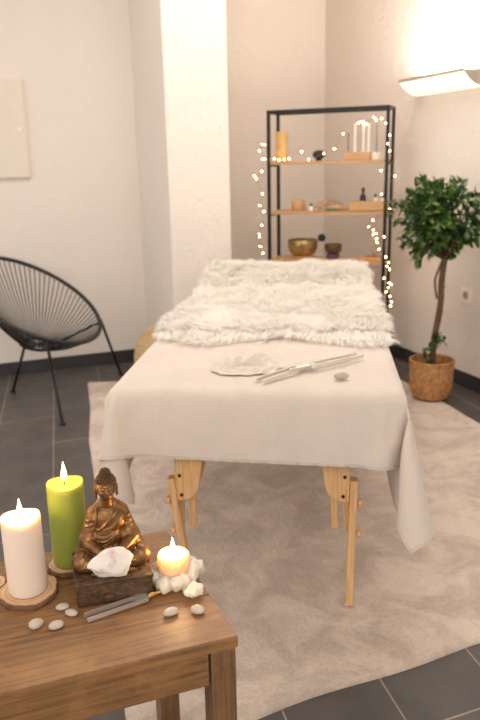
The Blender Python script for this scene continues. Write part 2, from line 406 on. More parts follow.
# ------------------------------------------------------------ massage table (local: x across, y away from near end)
BA = math.radians(-6.6)            # rotation about z
B0 = Vector((.034, 1.776, 0)); BLEN = 1.86; BW = .774; BT = .674
bed = thing('massage_table', 'beech massage table standing on the rug, its top hidden by a cream sheet', 'massage table', B0, BA)
bm = bmesh.new(); box(bm, (0, BLEN/2, BT-.035), (BW, BLEN, .07), bev=.03, seg=4); obj('padded_top', bm, M_UPH, bed, True)
bm = bmesh.new()
for sx in (-1, 1): box(bm, (sx*(BW/2-.035), BLEN/2, BT-.115), (.022, BLEN-.06, .085), bev=.002)
for y in (.045, BLEN/2, BLEN-.045): box(bm, (0, y, BT-.115), (BW-.092, .02, .085), bev=.002)
obj('frame', bm, M_PINE, bed)
for x in (-.27, .27):
    for y in (.04, BLEN-.04):
        pass
def leg_set(lx, ly, sg, splay):
    """sg=+1 right side. plate (tapered board hanging from the frame), long leg strip, twin braces, knobs, foot"""
    yd = 1 if ly < 1 else -1
    zt = BT-.08
    # plate: vertical outer edge, inner edge tapering to a rounded toe; o = outward coordinate
    M = Matrix.Translation((lx, ly, 0)) @ Matrix.Rotation(PI/2, 4, 'X')
    prof = [(.0395, zt), (-.0400, zt), (-.0385, .47), (-.0260, .385), (-.020, .366), (-.008, .352), (.008, .345), (.030, .341), (.0375, .344), (.0395, .352)]
    prof = [(sg*x, z) for x, z in prof]
    bm = bmesh.new(); prism(bm, prof, M, .022)
    bmesh.ops.bevel(bm, geom=bm.edges[:], offset=.0015, segments=1, affect='EDGES')
    pl = obj('hinge_plate', bm, M_PINE, bed)
    for (dx, dz) in ((sg*.026, .418), (sg*.022, .360)):
        bm = bmesh.new(); lathe(bm, [(0, 0), (.0048, 0), (.0048, .003), (.003, .004), (.002, .002), (0, .002)], 12, M=Matrix.Translation((lx+dx, ly-.022, dz)) @ Matrix.Rotation(PI/2, 4, 'X'))
        obj('bolt', bm, M_BLACK, pl)
    a = Vector((lx+sg*.0515, ly-.012, .408)); b = Vector((lx+sg*splay, ly-.012, .0265))
    bm = bmesh.new(); beam(bm, a, b, .020, .030, (0, 1, 0), .002)
    lg = obj('leg', bm, M_PINE, bed)
    bm = bmesh.new(); beam(bm, b+Vector((0, 0, .004)), b+Vector((0, 0, -.0055)), .024, .034, (0, 1, 0), .002); obj('leg_foot', bm, M_PINE, lg)
    for zz in (.338, .243):
        t = (a.z-zz)/(a.z-b.z); p = a+(b-a)*t
        bm = bmesh.new(); Mk = Matrix.Translation(p+Vector((sg*.009, 0, 0))) @ Matrix.Rotation(sg*PI/2, 4, 'Y')
        lathe(bm, [(0, 0), (.005, 0), (.005, .004), (.0125, .005), (.0135, .008), (.0135, .013), (.011, .016), (0, .017)], 16, M=Mk, wob=lambda a_, z_: 1+.05*math.cos(8*a_))
        obj('knob', bm, M_PINE, lg, auto=.6)
    # twin inner braces
    for k, (dx, top, bot) in enumerate(((sg*.030, .40, .238), (-sg*.004, .38, .245))):
        bm = bmesh.new(); beam(bm, (lx+dx, ly+.010*yd, top), (lx+dx+sg*.006, ly+.022*yd, bot), .018, .020, (0, 1, 0), .002)
        obj('brace', bm, M_PINE, bed)
    # diagonal stay running up under the top
    bm = bmesh.new(); beam(bm, (lx-sg*.02, ly+.014*yd, .40), (lx-sg*.05, ly+.34*yd, zt-.02), .016, .024, (0, 0, 1), .002); obj('stay', bm, M_PINE, bed)
leg_set(.2140, .075, 1, .044); leg_set(-.1870, .055, -1, .006)
leg_set(.235, BLEN-.06, 1, .060); leg_set(-.235, BLEN-.06, -1, .060)

# ------------------------------------------------------------ sheet: cloth relaxed over the table (position based)
def drape():
    sp = .0165; x0, x1 = -BW/2-.262, BW/2+.332; y0, y1 = -.186, 1.93
    nx = int((x1-x0)/sp)+1; ny = int((y1-y0)/sp)+1
    gx, gy = np.meshgrid(np.linspace(x0, x1, nx), np.linspace(y0, y1, ny), indexing='ij')
    rot = math.radians(-1.3); cx, cy = 0, 0
    X = gx*math.cos(rot)-gy*math.sin(rot); Y = gx*math.sin(rot)+gy*math.cos(rot)
    P = np.stack([X, Y, np.full_like(X, BT+.012)], -1).reshape(-1, 3)
    P[:, 2] += rng.normal(size=len(P))*.0008
    idx = np.arange(nx*ny).reshape(nx, ny); cons = []
    def add(A, B, par, k, rest):
        for c in (0, 1):
            m = (par % 2) == c; a, b = A[m], B[m]
            if len(a): cons.append((a, b, rest, k))
    I, J = np.meshgrid(np.arange(nx), np.arange(ny), indexing='ij')
    dx = (x1-x0)/(nx-1); dy = (y1-y0)/(ny-1); dd = math.hypot(dx, dy)
    add(idx[:-1], idx[1:], I[:-1], 1, dx); add(idx[:, :-1], idx[:, 1:], J[:, :-1], 1, dy)
    add(idx[:-1, :-1], idx[1:, 1:], I[:-1, :-1], .25, dd); add(idx[1:, :-1], idx[:-1, 1:], I[1:, :-1], .25, dd)
    add(idx[:-2], idx[2:], I[:-2]//2, .12, 2*dx); add(idx[:, :-2], idx[:, 2:], J[:, :-2]//2, .12, 2*dy)
    add(idx[:-4], idx[4:], I[:-4]//4, .05, 4*dx); add(idx[:, :-4], idx[:, 4:], J[:, :-4]//4, .05, 4*dy)
    V = np.zeros_like(P); h = 1/60; r = .024; off = .004
    AN_ = np.stack([np.clip(X.ravel(), -BW/2+.012, BW/2-.012), np.clip(Y.ravel(), .012, BLEN-.012), np.full(X.size, BT+.004)], 1)
    AD = np.sqrt((X.ravel()-AN_[:, 0])**2+(Y.ravel()-AN_[:, 1])**2)*1.01+.001; pin = (X.ravel() == AN_[:, 0]) & (Y.ravel() == AN_[:, 1]); PIN = P[pin].copy(); PIN[:, 2] = BT+.004+.0016*np.sin(PIN[:, 0]*23+PIN[:, 1]*9)*np.sin(PIN[:, 1]*17+1)
    hx, hy = BW/2+off, BLEN/2+off; zt = BT+off; zb = .52
    CORN = np.where((X.ravel() > BW/2) & (Y.ravel() < .02))[0]; CW = np.clip((X.ravel()[CORN]-BW/2)/.2, 0, 1)*np.clip((.06-Y.ravel()[CORN])/.1, 0, 1)
    for it in range(300):
        V[:, 2] -= 9.8*h; V *= .985 if it < 250 else .95
        Pp = P.copy(); P = P+V*h
        P[CORN, 0] += .00036*CW; P[CORN, 1] -= .00055*CW
        for sub in range(7):
            for a, b, rest, k in cons:
                d = P[b]-P[a]; L = np.sqrt((d*d).sum(1))+1e-9
                q = (d*((L-rest)/L*.5*k)[:, None]); P[a] += q; P[b] -= q
            d = P-AN_; L = np.sqrt((d*d).sum(1))+1e-9; m = L > AD; P[m] -= d[m]*(1-AD[m]/L[m])[:, None]
            # rounded box collision
            c = np.stack([P[:, 0], P[:, 1]-BLEN/2, P[:, 2]-(zt+zb)/2], 1); e = np.array([hx-r, hy-r, (zt-zb)/2-r])
            qv = np.abs(c)-e; mq = np.maximum(qv, 0); ln = np.sqrt((mq*mq).sum(1)); inside = np.minimum(qv.max(1), 0)
            sd = ln+inside-r; m = sd < 0
            if m.any():
                n = np.where((ln > 1e-9)[:, None], mq/(ln[:, None]+1e-12), 0)
                k = qv.argmax(1); deep = ln <= 1e-9
                if deep.any(): n[deep] = 0; n[np.where(deep)[0], k[deep]] = 1
                n = n*np.sign(c)
                P[m] -= n[m]*sd[m][:, None]
                # friction
                T = P[m]-Pp[m]; tn = (T*n[m]).sum(1)[:, None]*n[m]; P[m] -= (T-tn)*.55
        P[pin] = PIN
        V = (P-Pp)/h
        sp_ = np.sqrt((V*V).sum(1)); f = np.minimum(1, 2.0/(sp_+1e-9)); V *= f[:, None]
    return P, idx, nx, ny
P, idx, nx, ny = drape()
def finish_cloth(name, P, idx, mat, th=.0022, sub=1, hem=.0028):
    nx, ny = idx.shape
    F_ = np.stack([idx[:-1, :-1], idx[1:, :-1], idx[1:, 1:], idx[:-1, 1:]], -1).reshape(-1, 4)
    o = np_obj(name, P, F_, mat)
    if sub:
        m = o.modifiers.new('sub', 'SUBSURF'); m.levels = m.render_levels = sub
    s = o.modifiers.new('thick', 'SOLIDIFY'); s.thickness = th; s.offset = 1
    return o
sheet_root = thing('sheet', 'cream velour sheet draped over the massage table, corners hanging low', 'sheet', B0, BA)
sh = finish_cloth('cloth', P, idx, M_SHEET)
sh.parent = sheet_root
# stitched hem running round the cloth's border
bd = list(idx[:, 0])+list(idx[-1, 1:])+list(idx[-2::-1, -1])+list(idx[0, -2:0:-1])
bm = bmesh.new(); tube(bm, [P[i]+np.array((0, 0, 0)) for i in bd], .0030, 6, closed=True); obj('hem', bm, M_SHEET, sheet_root, True)

# ------------------------------------------------------------ fur throw
def fur():
    L0, L1 = .50, BLEN+.07; top = BT+.010
    nxs, nys = 90, 120
    W0 = BW/2-.045
    def surf(a, b):
        """a in [-1,1] across, b in [0,1] along; returns point"""
        y = L0+(L1-L0)*b
        y += .035*math.sin(a*5+1)*(1-b)*1.0 + .03*noise.noise(Vector((a*3, 0, 5)))*(1-b) 
        half = W0-(.022 if a < 0 else .0)-((.055 if a < 0 else .03)*max(0, (b-.72)/.28)**1.5)+.008*math.sin(b*9)+.02*noise.noise(Vector((b*6, a > 0, 1)))
        arc = a*(half+.055)
        lump = .010*noise.noise(Vector((a*3.2, b*5, 0)))+.009*noise.noise(Vector((a*7, b*9, 2)))+.004*b+.050*max(0, min(1, (b-.66)/.2))*(1-(max(0, b-.9)/.1)**2*.8)
        edge = BW/2+.008
        x = max(-edge-.02, min(edge+.02, arc)); over = max(0, abs(arc)-edge)
        z = top+.020+lump
        if over > 0: z -= over*1.1; x = math.copysign(edge+over*.35, arc)
        if y < L0+.07: z -= .016*min(1, (L0+.07-y)/.08)
        if y > BLEN: z -= (y-BLEN)*.7
        return Vector((x, y, z))
    V = []; 
    for j in range(nys+1):
        for i in range(nxs+1):
            V.append(surf(i/nxs*2-1, j/nys))
    Vn = np.array([tuple(v) for v in V]); W = nxs+1
    G = Vn.reshape(nys+1, W, 3)
    F_ = [(j*W+i, j*W+i+1, (j+1)*W+i+1, (j+1)*W+i) for j in range(nys) for i in range(nxs)]
    root = thing('fur_throw', 'shaggy white long-haired fur throw covering the far part of the bed', 'fur throw', B0, BA)
    base = np_obj('backing', Vn, F_, M_FUR, root)
    s = base.modifiers.new('t', 'SOLIDIFY'); s.thickness = .012; s.offset = -1
    # strands: clumped, lying over, following a wandering flow
    N = 90000; nc = 9000
    ca = rng.uniform(-1, 1, nc); cb = rng.uniform(0, 1, nc)
    def samp(a, b):
        fx = (a+1)/2*nxs; fy = b*nys; i = np.clip(fx.astype(int), 0, nxs-1); j = np.clip(fy.astype(int), 0, nys-1)
        u_ = (fx-i)[:, None]; v_ = (fy-j)[:, None]
        p = G[j, i]*(1-u_)*(1-v_)+G[j, i+1]*u_*(1-v_)+G[j+1, i]*(1-u_)*v_+G[j+1, i+1]*u_*v_
        tx = G[j, i+1]-G[j, i]; ty = G[j+1, i]-G[j, i]; n = np.cross(tx, ty); n /= np.linalg.norm(n, axis=1)[:, None]
        return p, n
    pc, ncn = samp(ca, cb)
    cdir = np.zeros((nc, 3)); clen = np.zeros(nc)
    for k in range(nc):
        x, y = pc[k, 0], pc[k, 1]
        ang = 3.4*noise.noise(Vector((x*2.6, y*2.2, 7)))+1.6*noise.noise(Vector((x*9, y*9, 9)))
        base_ang = -PI/2 + (-.30 if x < 0 else .4)*min(1, abs(x)/.3)*1.3
        if cb[k] > .8: base_ang += 0
        a_ = base_ang+ang*.8*(1-min(1, abs(ca[k]))**4*.7)*(1 if cb[k] > .06 else .45)
        cdir[k] = (math.cos(a_), math.sin(a_), 0); clen[k] = rng.uniform(.026, .046)
    cl = rng.integers(0, nc, N)
    off_a = rng.normal(size=N)*.011; off_b = rng.normal(size=N)*.005
    a = np.clip(ca[cl]+off_a, -1, 1); b = np.clip(cb[cl]+off_b, 0, 1)
    p, n = samp(a, b)
    d = cdir[cl]; ln = clen[cl]*rng.uniform(.75, 1.2, N)
    lift = rng.uniform(.25, .6, N)[:, None]
    d = d-n*(d*n).sum(1)[:, None]*.8
    tip = pc[cl]+ncn[cl]*(rng.uniform(.012, .020, N)*1.0)[:, None]+cdir[cl]*ln[:, None]+rng.normal(size=(N, 3))*.0042
    tip[:, 2] = np.maximum(tip[:, 2]-.022*np.clip((np.abs(tip[:, 0])-BW/2)/.05, 0, 2), .45)
    # stray fly-away strands
    st = rng.random(N) < .07; tip[st] += rng.normal(size=(st.sum(), 3))*.012
    mid = p+n*(ln*.42)[:, None]*lift+(tip-p)*.38
    nb = tip[:, 1] < L0+.03; tip[nb, 2] = BT+.008+rng.random(nb.sum())*.020; tip[nb, 1] += rng.normal(size=nb.sum())*.012
    near = tip[:, 1] < L0+.02
    T = np.linspace(0, 1, 6)[None, :, None]
    Q = p[:, None]*(1-T)**2+2*mid[:, None]*T*(1-T)+tip[:, None]*T**2
    rd = rng.normal(size=(N, 3)); rd /= np.linalg.norm(rd, axis=1)[:, None]
    tang = tip-p; side = np.cross(tang, rd*.25+n); side /= np.linalg.norm(side, axis=1)[:, None]+1e-9
    wd = np.array([.9, 1.0, .9, .7, .45, .12])[None, :, None]*(rng.uniform(.0007, .0014, N))[:, None, None]
    A = Q-side[:, None]*wd; B = Q+side[:, None]*wd
    V = np.stack([A, B], 2).reshape(-1, 3)
    bi = (np.arange(N)*12)[:, None]+np.arange(5)[None]*2
    Fq = np.stack([bi, bi+1, bi+3, bi+2], -1).reshape(-1, 4)
    tn = np.gradient(Q, axis=1); tn /= np.linalg.norm(tn, axis=2)[..., None]+1e-9
    fn = n[:, None]*1.0-tn*(tn*n[:, None]).sum(2)[..., None]*.55; fn /= np.linalg.norm(fn, axis=2)[..., None]+1e-9
    NV = np.stack([fn-side[:, None]*.35, fn+side[:, None]*.35], 2).reshape(-1, 3); NV /= np.linalg.norm(NV, axis=1)[:, None]
    fl_ = np.stack([bi+1, bi, bi+2, bi+3], -1).reshape(-1, 4) if False else Fq
    pile = np_obj('pile', V, fl_, M_FUR, root)
    if len(pile.data.vertices) == len(NV): pile.data.normals_split_custom_set_from_vertices(NV.tolist()); pile['kind'] = 'stuff'
fur()

# ------------------------------------------------------------ things on the bed (bed top z)
ZS = BT+.010
def bedpt(x, y, z=0): return Vector((x, y, ZS+z))
def pebble(name, p, r, mat, label, cat='pebble', group=None, rz=0, seed=0, sub=3):
    bm = bmesh.new(); vs = ball(bm, (0, 0, r[2]*.92), r, sub)
    for v in vs:
        k = 1+.16*noise.noise(Vector((v.co.x/r[0]*.9+seed*7, v.co.y/r[0]*.9, v.co.z/r[0]*.9)))
        v.co = Vector((v.co.x*k, v.co.y*k, v.co.z))
    o = obj(name, bm, mat, None, True); o.location = p; o.rotation_euler = (0, 0, rz)
    return tag(o, label, cat, group)
pebble('pebble', bedpt(.271, 1.845), (.022, .015, .009), M_STONE2, 'brown-grey pebble lying alone on the cream sheet of the bed', seed=1, rz=.2)

def tuning_fork(name, a, b, label, hand_mat, w=.030, prong=.58, th=.0055, bar=.009, group=None, lift=.0):
    """b: prong tips end, a: handle end"""
    a = Vector(a); b = Vector(b); d = b-a; L = d.length; rz = math.atan2(d.y, d.x)
    t = thing(name, label, 'tuning fork', a, rz, group)
    zc = th/2+.0006+lift; t.rotation_euler = (0, -math.atan2(d.z, Vector((d.x, d.y)).length), rz)
    xs = L*(1-prong)
    bm = bmesh.new()
    # U shaped body traced as one outline
    o_ = []; n = 10; ih = w/2-bar
    o_ += [(L, -w/2), (L, -w/2+bar)]
    for k in range(n+1):
        an = -PI/2-PI*k/n; o_.append((xs+.022+ih+ih*math.cos(an), ih*math.sin(an)))
    o_ += [(L, w/2-bar), (L, w/2), (xs+.004, w/2), (xs, w/2-.004), (xs, -w/2+.004), (xs+.004, -w/2)]
    prism(bm, o_, Matrix.Translation((0, 0, zc-th/2)), th)
    bmesh.ops.bevel(bm, geom=[e for e in bm.edges if e.calc_face_angle(0) > 1.2], offset=.0008, segments=2, affect='EDGES')
    obj('prongs', bm, M_STEEL, t)
    bm = bmesh.new(); lathe(bm, [(0, 0), (.0032, 0), (.0042, .003), (.0035, .006), (.0035, xs-.012), (.0052, xs-.010), (.0052, xs)], 14,
                            M=Matrix.Translation((0, 0, zc)) @ Matrix.Rotation(PI/2, 4, 'Y'))
    obj('handle', bm, hand_mat, t, True)
    return t
# near fork: prongs towards lower left, far fork: prongs towards the right, stems crossing
tuning_fork('tuning_fork', (.222, 1.992, ZS+.004), (.050, 1.822, ZS+.001), 'steel tuning fork on the bed, prongs pointing to the crumpled cloth', M_STEEL, w=.036, prong=.72, bar=.0085, th=.009)
tuning_fork('tuning_fork', (.135, 1.885, ZS+.011), (.352, 2.052, ZS+.004), 'steel tuning fork on the bed, prongs pointing away towards the plant', M_STEEL, w=.035, prong=.74, bar=.0085, th=.009)

def rag():
    t = thing('small_cloth', 'small crumpled ivory cloth nest lying on the bed beside tuning forks', 'cloth', bedpt(.022, 1.955), .15)
    nr, na = 26, 90; V = []
    for j in range(nr+1):
        u_ = j/nr
        for i in range(na):
            an = 2*PI*i/na; f1 = noise.noise(Vector((math.cos(an)*1.7, math.sin(an)*1.7, 1))); f2 = noise.noise(Vector((math.cos(an)*4, math.sin(an)*4, u_*3)))
            prof_r = .040+u_*.044
            rr = prof_r*(1+.28*f1+.10*f2)
            z = (.015+.010*math.sin(an))*math.sin(PI*min(1, u_*1.0))**.8*(1+.5*f1)+.005*f2*math.sin(PI*u_)+.0015
            if u_ < .12: z = .003+u_*.06
            x = rr*math.cos(an)*1.18; y = rr*math.sin(an)*.72
            cr = .006*math.sin(an*9+u_*7+4*f1)*math.sin(PI*u_)
            V.append((x, y, max(.0012, z+cr)))
    F_ = [(j*na+i, j*na+(i+1) % na, (j+1)*na+(i+1) % na, (j+1)*na+i) for j in range(nr) for i in range(na)]
    c = len(V); V.append((0, 0, .002))
    o = np_obj('fold', V, F_, M_RAG, t)
    bm = bmesh.new(); lathe(bm, [(0, .0022), (.046, .0030)], 40); 
    for v in bm.verts: v.co.x *= 1.2; v.co.y *= .8
    o2 = obj('inner_cloth', bm, M_SHEET, t, True)
    # loose tail towards the forks
    pts = []; V = []; n, m = 24, 8
    for i in range(n+1):
        for j in range(m+1):
            a_ = i/n; b_ = j/m
            V.append((.05+a_*.085, -.012+(b_-.5)*.036*(1-.4*a_)+.012*a_, .0025+.010*math.sin(PI*b_)*(1-a_*.75)*(1+.4*math.sin(a_*9))))
    F_ = [(i*(m+1)+j, (i+1)*(m+1)+j, (i+1)*(m+1)+j+1, i*(m+1)+j+1) for i in range(n) for j in range(m)]
    o3 = np_obj('tail', V, F_, M_RAG, t)
    for q in (o, o3):
        s = q.modifiers.new('t', 'SOLIDIFY'); s.thickness = .0016; s.offset = 1
rag()

# ------------------------------------------------------------ side table
TZ = .50; TA = math.radians(19.6)
tx = Vector((math.cos(TA), math.sin(TA), 0)); ty = Vector((-math.sin(TA), math.cos(TA), 0))
NR = Vector((-.012, 1.018, 0))              # near right corner of the top
TD = .392; TW = .66
side = thing('side_table', 'old worn brown wooden side table holding candles and the bronze statue', 'side table', NR, TA)
# local: x from -TW..0, y 0..TD
bm = bmesh.new()
def slab(bm, x0, x1, y0, y1, z0, z1, bev=.003, wob=.0012):
    n = 26
    g = bmesh.ops.create_cube(bm, size=1); bmesh.ops.transform(bm, matrix=Matrix.Translation(((x0+x1)/2, (y0+y1)/2, (z0+z1)/2)) @ Matrix.Diagonal((x1-x0, y1-y0, z1-z0, 1)), verts=g['verts'])
    es = [e for e in {e for v in g['verts'] for e in v.link_edges}]
    r = bmesh.ops.bevel(bm, geom=es, offset=bev, segments=3, affect='EDGES')
for k in range(3):
    y0 = TD*k/3; y1 = TD*(k+1)/3; slab(bm, -TW, 0, y0+.0004, y1-.0004, TZ-.022, TZ, .0022)
top_o = obj('tabletop', bm, M_OLD, side)
bm = bmesh.new(); box(bm, (-TW/2, .016, TZ-.054), (TW-.10, .020, .064), bev=.002); obj('apron', bm, M_OLD, side)
bm = bmesh.new(); box(bm, (-TW/2, TD-.016, TZ-.054), (TW-.10, .020, .064), bev=.002); obj('apron', bm, M_OLD, side)
for sx in (-.020, -TW+.020):
    bm = bmesh.new(); box(bm, (sx, TD/2, TZ-.054), (.020, TD-.10, .064), bev=.002); obj('apron', bm, M_OLDZ, side)
for sx in (-.025, -TW+.025):
    for sy in (.025, TD-.025):
        bm = bmesh.new(); beam(bm, (sx, sy, TZ-.0225), (sx, sy, .019 if sx > -.1 else .0), .043, .043, (0, 1, 0), .003); obj('leg', bm, M_OLDZ, side)

for c_ in side.children:
    for v in c_.data.vertices: v.co.x -= v.co.y*.055
def flame(parent, z, s=1.0, lean=0):
    bm = bmesh.new()
    pr = [(0, 0), (.0022, .0012), (.0038, .005), (.0043, .009), (.0036, .015), (.0022, .021), (.0009, .027), (0, .031)]
    lathe(bm, [(r*s, zz*s) for r, zz in pr], 14)
    for v in bm.verts: v.co.x += lean*(v.co.z/.03)**2*.004
    o = obj('flame', bm, M_FLAME, parent, True); o.location = (0, 0, z); return o
def wick(parent, z, h=.010):
    bm = bmesh.new(); tube(bm, [(0, 0, z-.003), (.0002, 0, z+h*.5), (.0012, .0004, z+h)], .0009, 7); return obj('wick', bm, M_WICK, parent, True)
def candle_light(p, watts, r=.008):
    ld = bpy.data.lights.new('flame_light', 'POINT'); ld.energy = watts; ld.color = (1, .62, .27); ld.shadow_soft_size = r
    o = bpy.data.objects.new('flame_light', ld); COL.objects.link(o); o.location = p
def wood_slice(p, r, label, h=.011, seed=0):
    t = thing('wood_slice', label, 'wood slice', p, seed, 'wood slice coasters on the side table')
    wob = lambda a_, z_: 1+.035*math.sin(a_*3+seed)+.022*math.sin(a_*7+seed*2)+.012*math.sin(a_*17)
    bm = bmesh.new(); lathe(bm, [(0, 0), (r*.955, 0), (r*.96, h), (0, h)], 64, wob=wob); obj('face', bm, M_RING, t)
    bm = bmesh.new(); lathe(bm, [(r*.955, 0), (r*.99, .0006), (r, h*.3), (r*1.0, h*.75), (r*.985, h*.99), (r*.955, h*1.005)], 64, wob=wob); obj('bark', bm, M_BARK, t, True)
    return t
def ringm():
    m = Mat('ringed_wood', (.6, .4, .22), .65)
    w = m.node('ShaderNodeTexWave', wave_type='RINGS', rings_direction='SPHERICAL'); w.inputs['Scale'].default_value = 38
    w.inputs['Distortion'].default_value = 1.5; w.inputs['Detail'].default_value = 3
    m.L.new(m.tc.outputs['Object'], w.inputs['Vector'])
    m.color(m.mix(.5, m.ramp(w.outputs['Fac'], [(0, (.42, .25, .12)), (1, (.68, .46, .27))]), m.ramp(m.noise(25), [(.3, (.5, .3, .16)), (.7, (.7, .48, .28))])))
    m.bump(m.noise(80), .2, .002); return m.m
M_RING = ringm()
SH = .0112
wcp = Vector((-.392, 1.150, TZ)); gcp = Vector((-.334, 1.244, TZ))
wood_slice(wcp, .053, 'round bark-edged wood slice under the white pillar candle', seed=.7)
wood_slice(gcp, .045, 'round bark-edged wood slice under the green pillar candle', seed=2.1)
wood_slice(Vector((-.470, 1.168, TZ)), .030, 'bark-edged wood slice cut off by the left frame edge', h=.013, seed=3.3)
def pillar(name, p, r, h, mat, label, fl_s=1.0, dip=.010):
    t = thing(name, label, 'candle', p)
    wob = lambda a_, z_: 1+.006*math.sin(a_*3+z_*30)
    rim = .0035
    bm = bmesh.new()
    prof = [(0, .0006), (r*.95, .0006), (r*.985, .003), (r, .008)]+[(r*(1+.006*math.sin(k*1.3)), .008+(h-.014)*k/14) for k in range(1, 15)]
    prof += [(r*.985, h-.002), (r*.95, h), (r*.90, h-.0008), (r*.82, h-dip*.5), (r*.65, h-dip*.9), (r*.3, h-dip), (0, h-dip)]
    lathe(bm, prof, 48, wob=wob)
    for v in bm.verts:
        if v.co.z > h-.004 and math.hypot(v.co.x, v.co.y) > r*.8: v.co.z += .0022*math.sin(math.atan2(v.co.y, v.co.x)*2+1)
    obj('wax_body', bm, mat, t, True); wick(t, h-dip, .009); flame(t, h-dip+.009, fl_s)
    candle_light(Vector(p)+Vector((0, 0, h-dip+.030)), .36)
    return t
pillar('pillar_candle', wcp+Vector((0, 0, SH)), .0345, .146, M_WAXW, 'white lit pillar candle on a wood slice, leftmost on the side table', 1.0, .006)
pillar('pillar_candle', gcp+Vector((0, 0, SH)), .0345, .166, M_WAXG, 'lime green lit pillar candle on a wood slice beside the statue', 1.25, .006)

# crystal holder with tealight
def crystal_holder():
    p = Vector((-.131, 1.186, TZ))
    t = thing('crystal_candle_holder', 'frosted clear crystal cluster holder glowing around its lit candle', 'candle holder', p, .3)
    bm = bmesh.new()
    rr = random.Random(5)
    for k in range(15):
        an = 2*PI*k/15+rr.uniform(-.12, .12); R_ = rr.uniform(.036, .043)
        hh = rr.uniform(.008, .015)+.012*max(0, math.cos(an+.5))+.005*max(0, math.cos(an-3.3)); c = (R_*math.cos(an), R_*math.sin(an), hh*.8)
        ball(bm, c, (rr.uniform(.013, .019), rr.uniform(.011, .016), hh), 1, Matrix.Rotation(rr.uniform(0, 3), 4, 'Z') @ Matrix.Rotation(rr.uniform(-.4, .4), 4, 'X'))
    lathe(bm, [(0, .001), (.038, .001), (.040, .010), (.0365, .026), (.0335, .030), (.0330, .008), (0, .008)], 28)
    for v in bm.verts: v.co.z = max(.0008, v.co.z)
    me = fuse(bm, .0013, 4)
    for v in me.vertices:
        k = noise.noise(v.co*120)*.0016; v.co += v.normal*k
    o = link_mesh('crystal', me, M_SALT, t, False)
    t2 = thing('votive_candle', 'short cream lit candle sitting inside the crystal cluster holder', 'candle', p+Vector((0, 0, .0086)))
    bm = bmesh.new(); lathe(bm, [(0, .0002), (.0318, .0002), (.0322, .012), (.0316, .030), (.0300, .044), (.0275, .0480), (.0250, .0478), (.019, .0445), (0, .0435)], 40, wob=lambda a_, z_: 1+.02*math.sin(3*a_+1)+.012*math.sin(8*a_+z_*120)); obj('wax_body', bm, M_WAXC, t2, True)
    wick(t2, .0435, .008); flame(t2, .0490, 1.05)
    candle_light(p+Vector((0, 0, .0086+.066)), .5)
crystal_holder()

def rough_stone(name, p, r, mat, label, cat, rz=0, seed=1, amp=.25, facets=True, parent=None):
    bm = bmesh.new(); vs = ball(bm, (0, 0, 0), (1, 1, 1), 3 if not facets else 4)
    rr = random.Random(seed); planes = []
    for k in range(16):
        d = Vector((rr.gauss(0, 1), rr.gauss(0, 1), rr.gauss(0, 1))).normalized(); planes.append((d, rr.uniform(.70, .93)))
    for v in vs:
        q = v.co.copy()
        if facets:
            for d, h in planes:
                s = q.dot(d)
                if s > h: q -= d*(s-h)
        q *= 1+amp*noise.noise(q*1.6+Vector((seed, 0, 0)))+.05*noise.noise(q*6)
        v.co = Vector((q.x*r[0], q.y*r[1], q.z*r[2]))
    zmin = min(v.co.z for v in vs)
    for v in vs: v.co.z -= zmin
    for v in vs:
        if v.co.z < r[2]*.12: v.co.z *= .3
    o = obj(name, bm, mat, parent, auto=.35); o.location = p; o.rotation_euler = (0, 0, rz); return tag(o, label, cat)
rough_stone('crystal', Vector((-.092, 1.129, TZ)), (.0185, .0145, .0145), M_SALT, 'clear rounded crystal chunk lying in front of the crystal candle holder', 'crystal', .4, 4)
G = 'pale pebbles on the side table'
pebble('pebble', Vector((-.320, 1.103, TZ)), (.012, .0085, .0052), M_STONE, 'cream pebble touching the wood slice of the white candle', seed=2, rz=.3, group=G)
pebble('pebble', Vector((-.300, 1.085, TZ)), (.0115, .0080, .0055), M_STONE, 'cream pebble nearest the plinth in the left group of four', seed=3, rz=-.2, group=G)
pebble('pebble', Vector((-.353, 1.053, TZ)), (.0125, .0110, .0078), M_STONE, 'rounded whitish pebble leftmost on the side table', seed=4, rz=.8, group=G)
pebble('pebble', Vector((-.318, 1.050, TZ)), (.0130, .0092, .0066), M_STONE, 'notched pale pebble nearest the front edge of the side table', seed=5, rz=.5, group=G)
pebble('pebble', Vector((-.128, 1.080, TZ)), (.0145, .0090, .0068), M_STONE, 'pale pebble between the tuning fork and the corner pebble', seed=6, rz=.5, group=G)
pebble('pebble', Vector((-.082, 1.084, TZ)), (.0130, .0098, .0075), M_STONE, 'speckled pale pebble nearest the right corner of the side table', seed=7, rz=-.3, group=G)
tuning_fork('tuning_fork', (-.122, 1.155, TZ+.0045), (-.272, 1.070, TZ+.0012), 'small tuning fork with gold stem lying on the wooden side table', M_GOLD, w=.022, prong=.66, bar=.0052, th=.006)

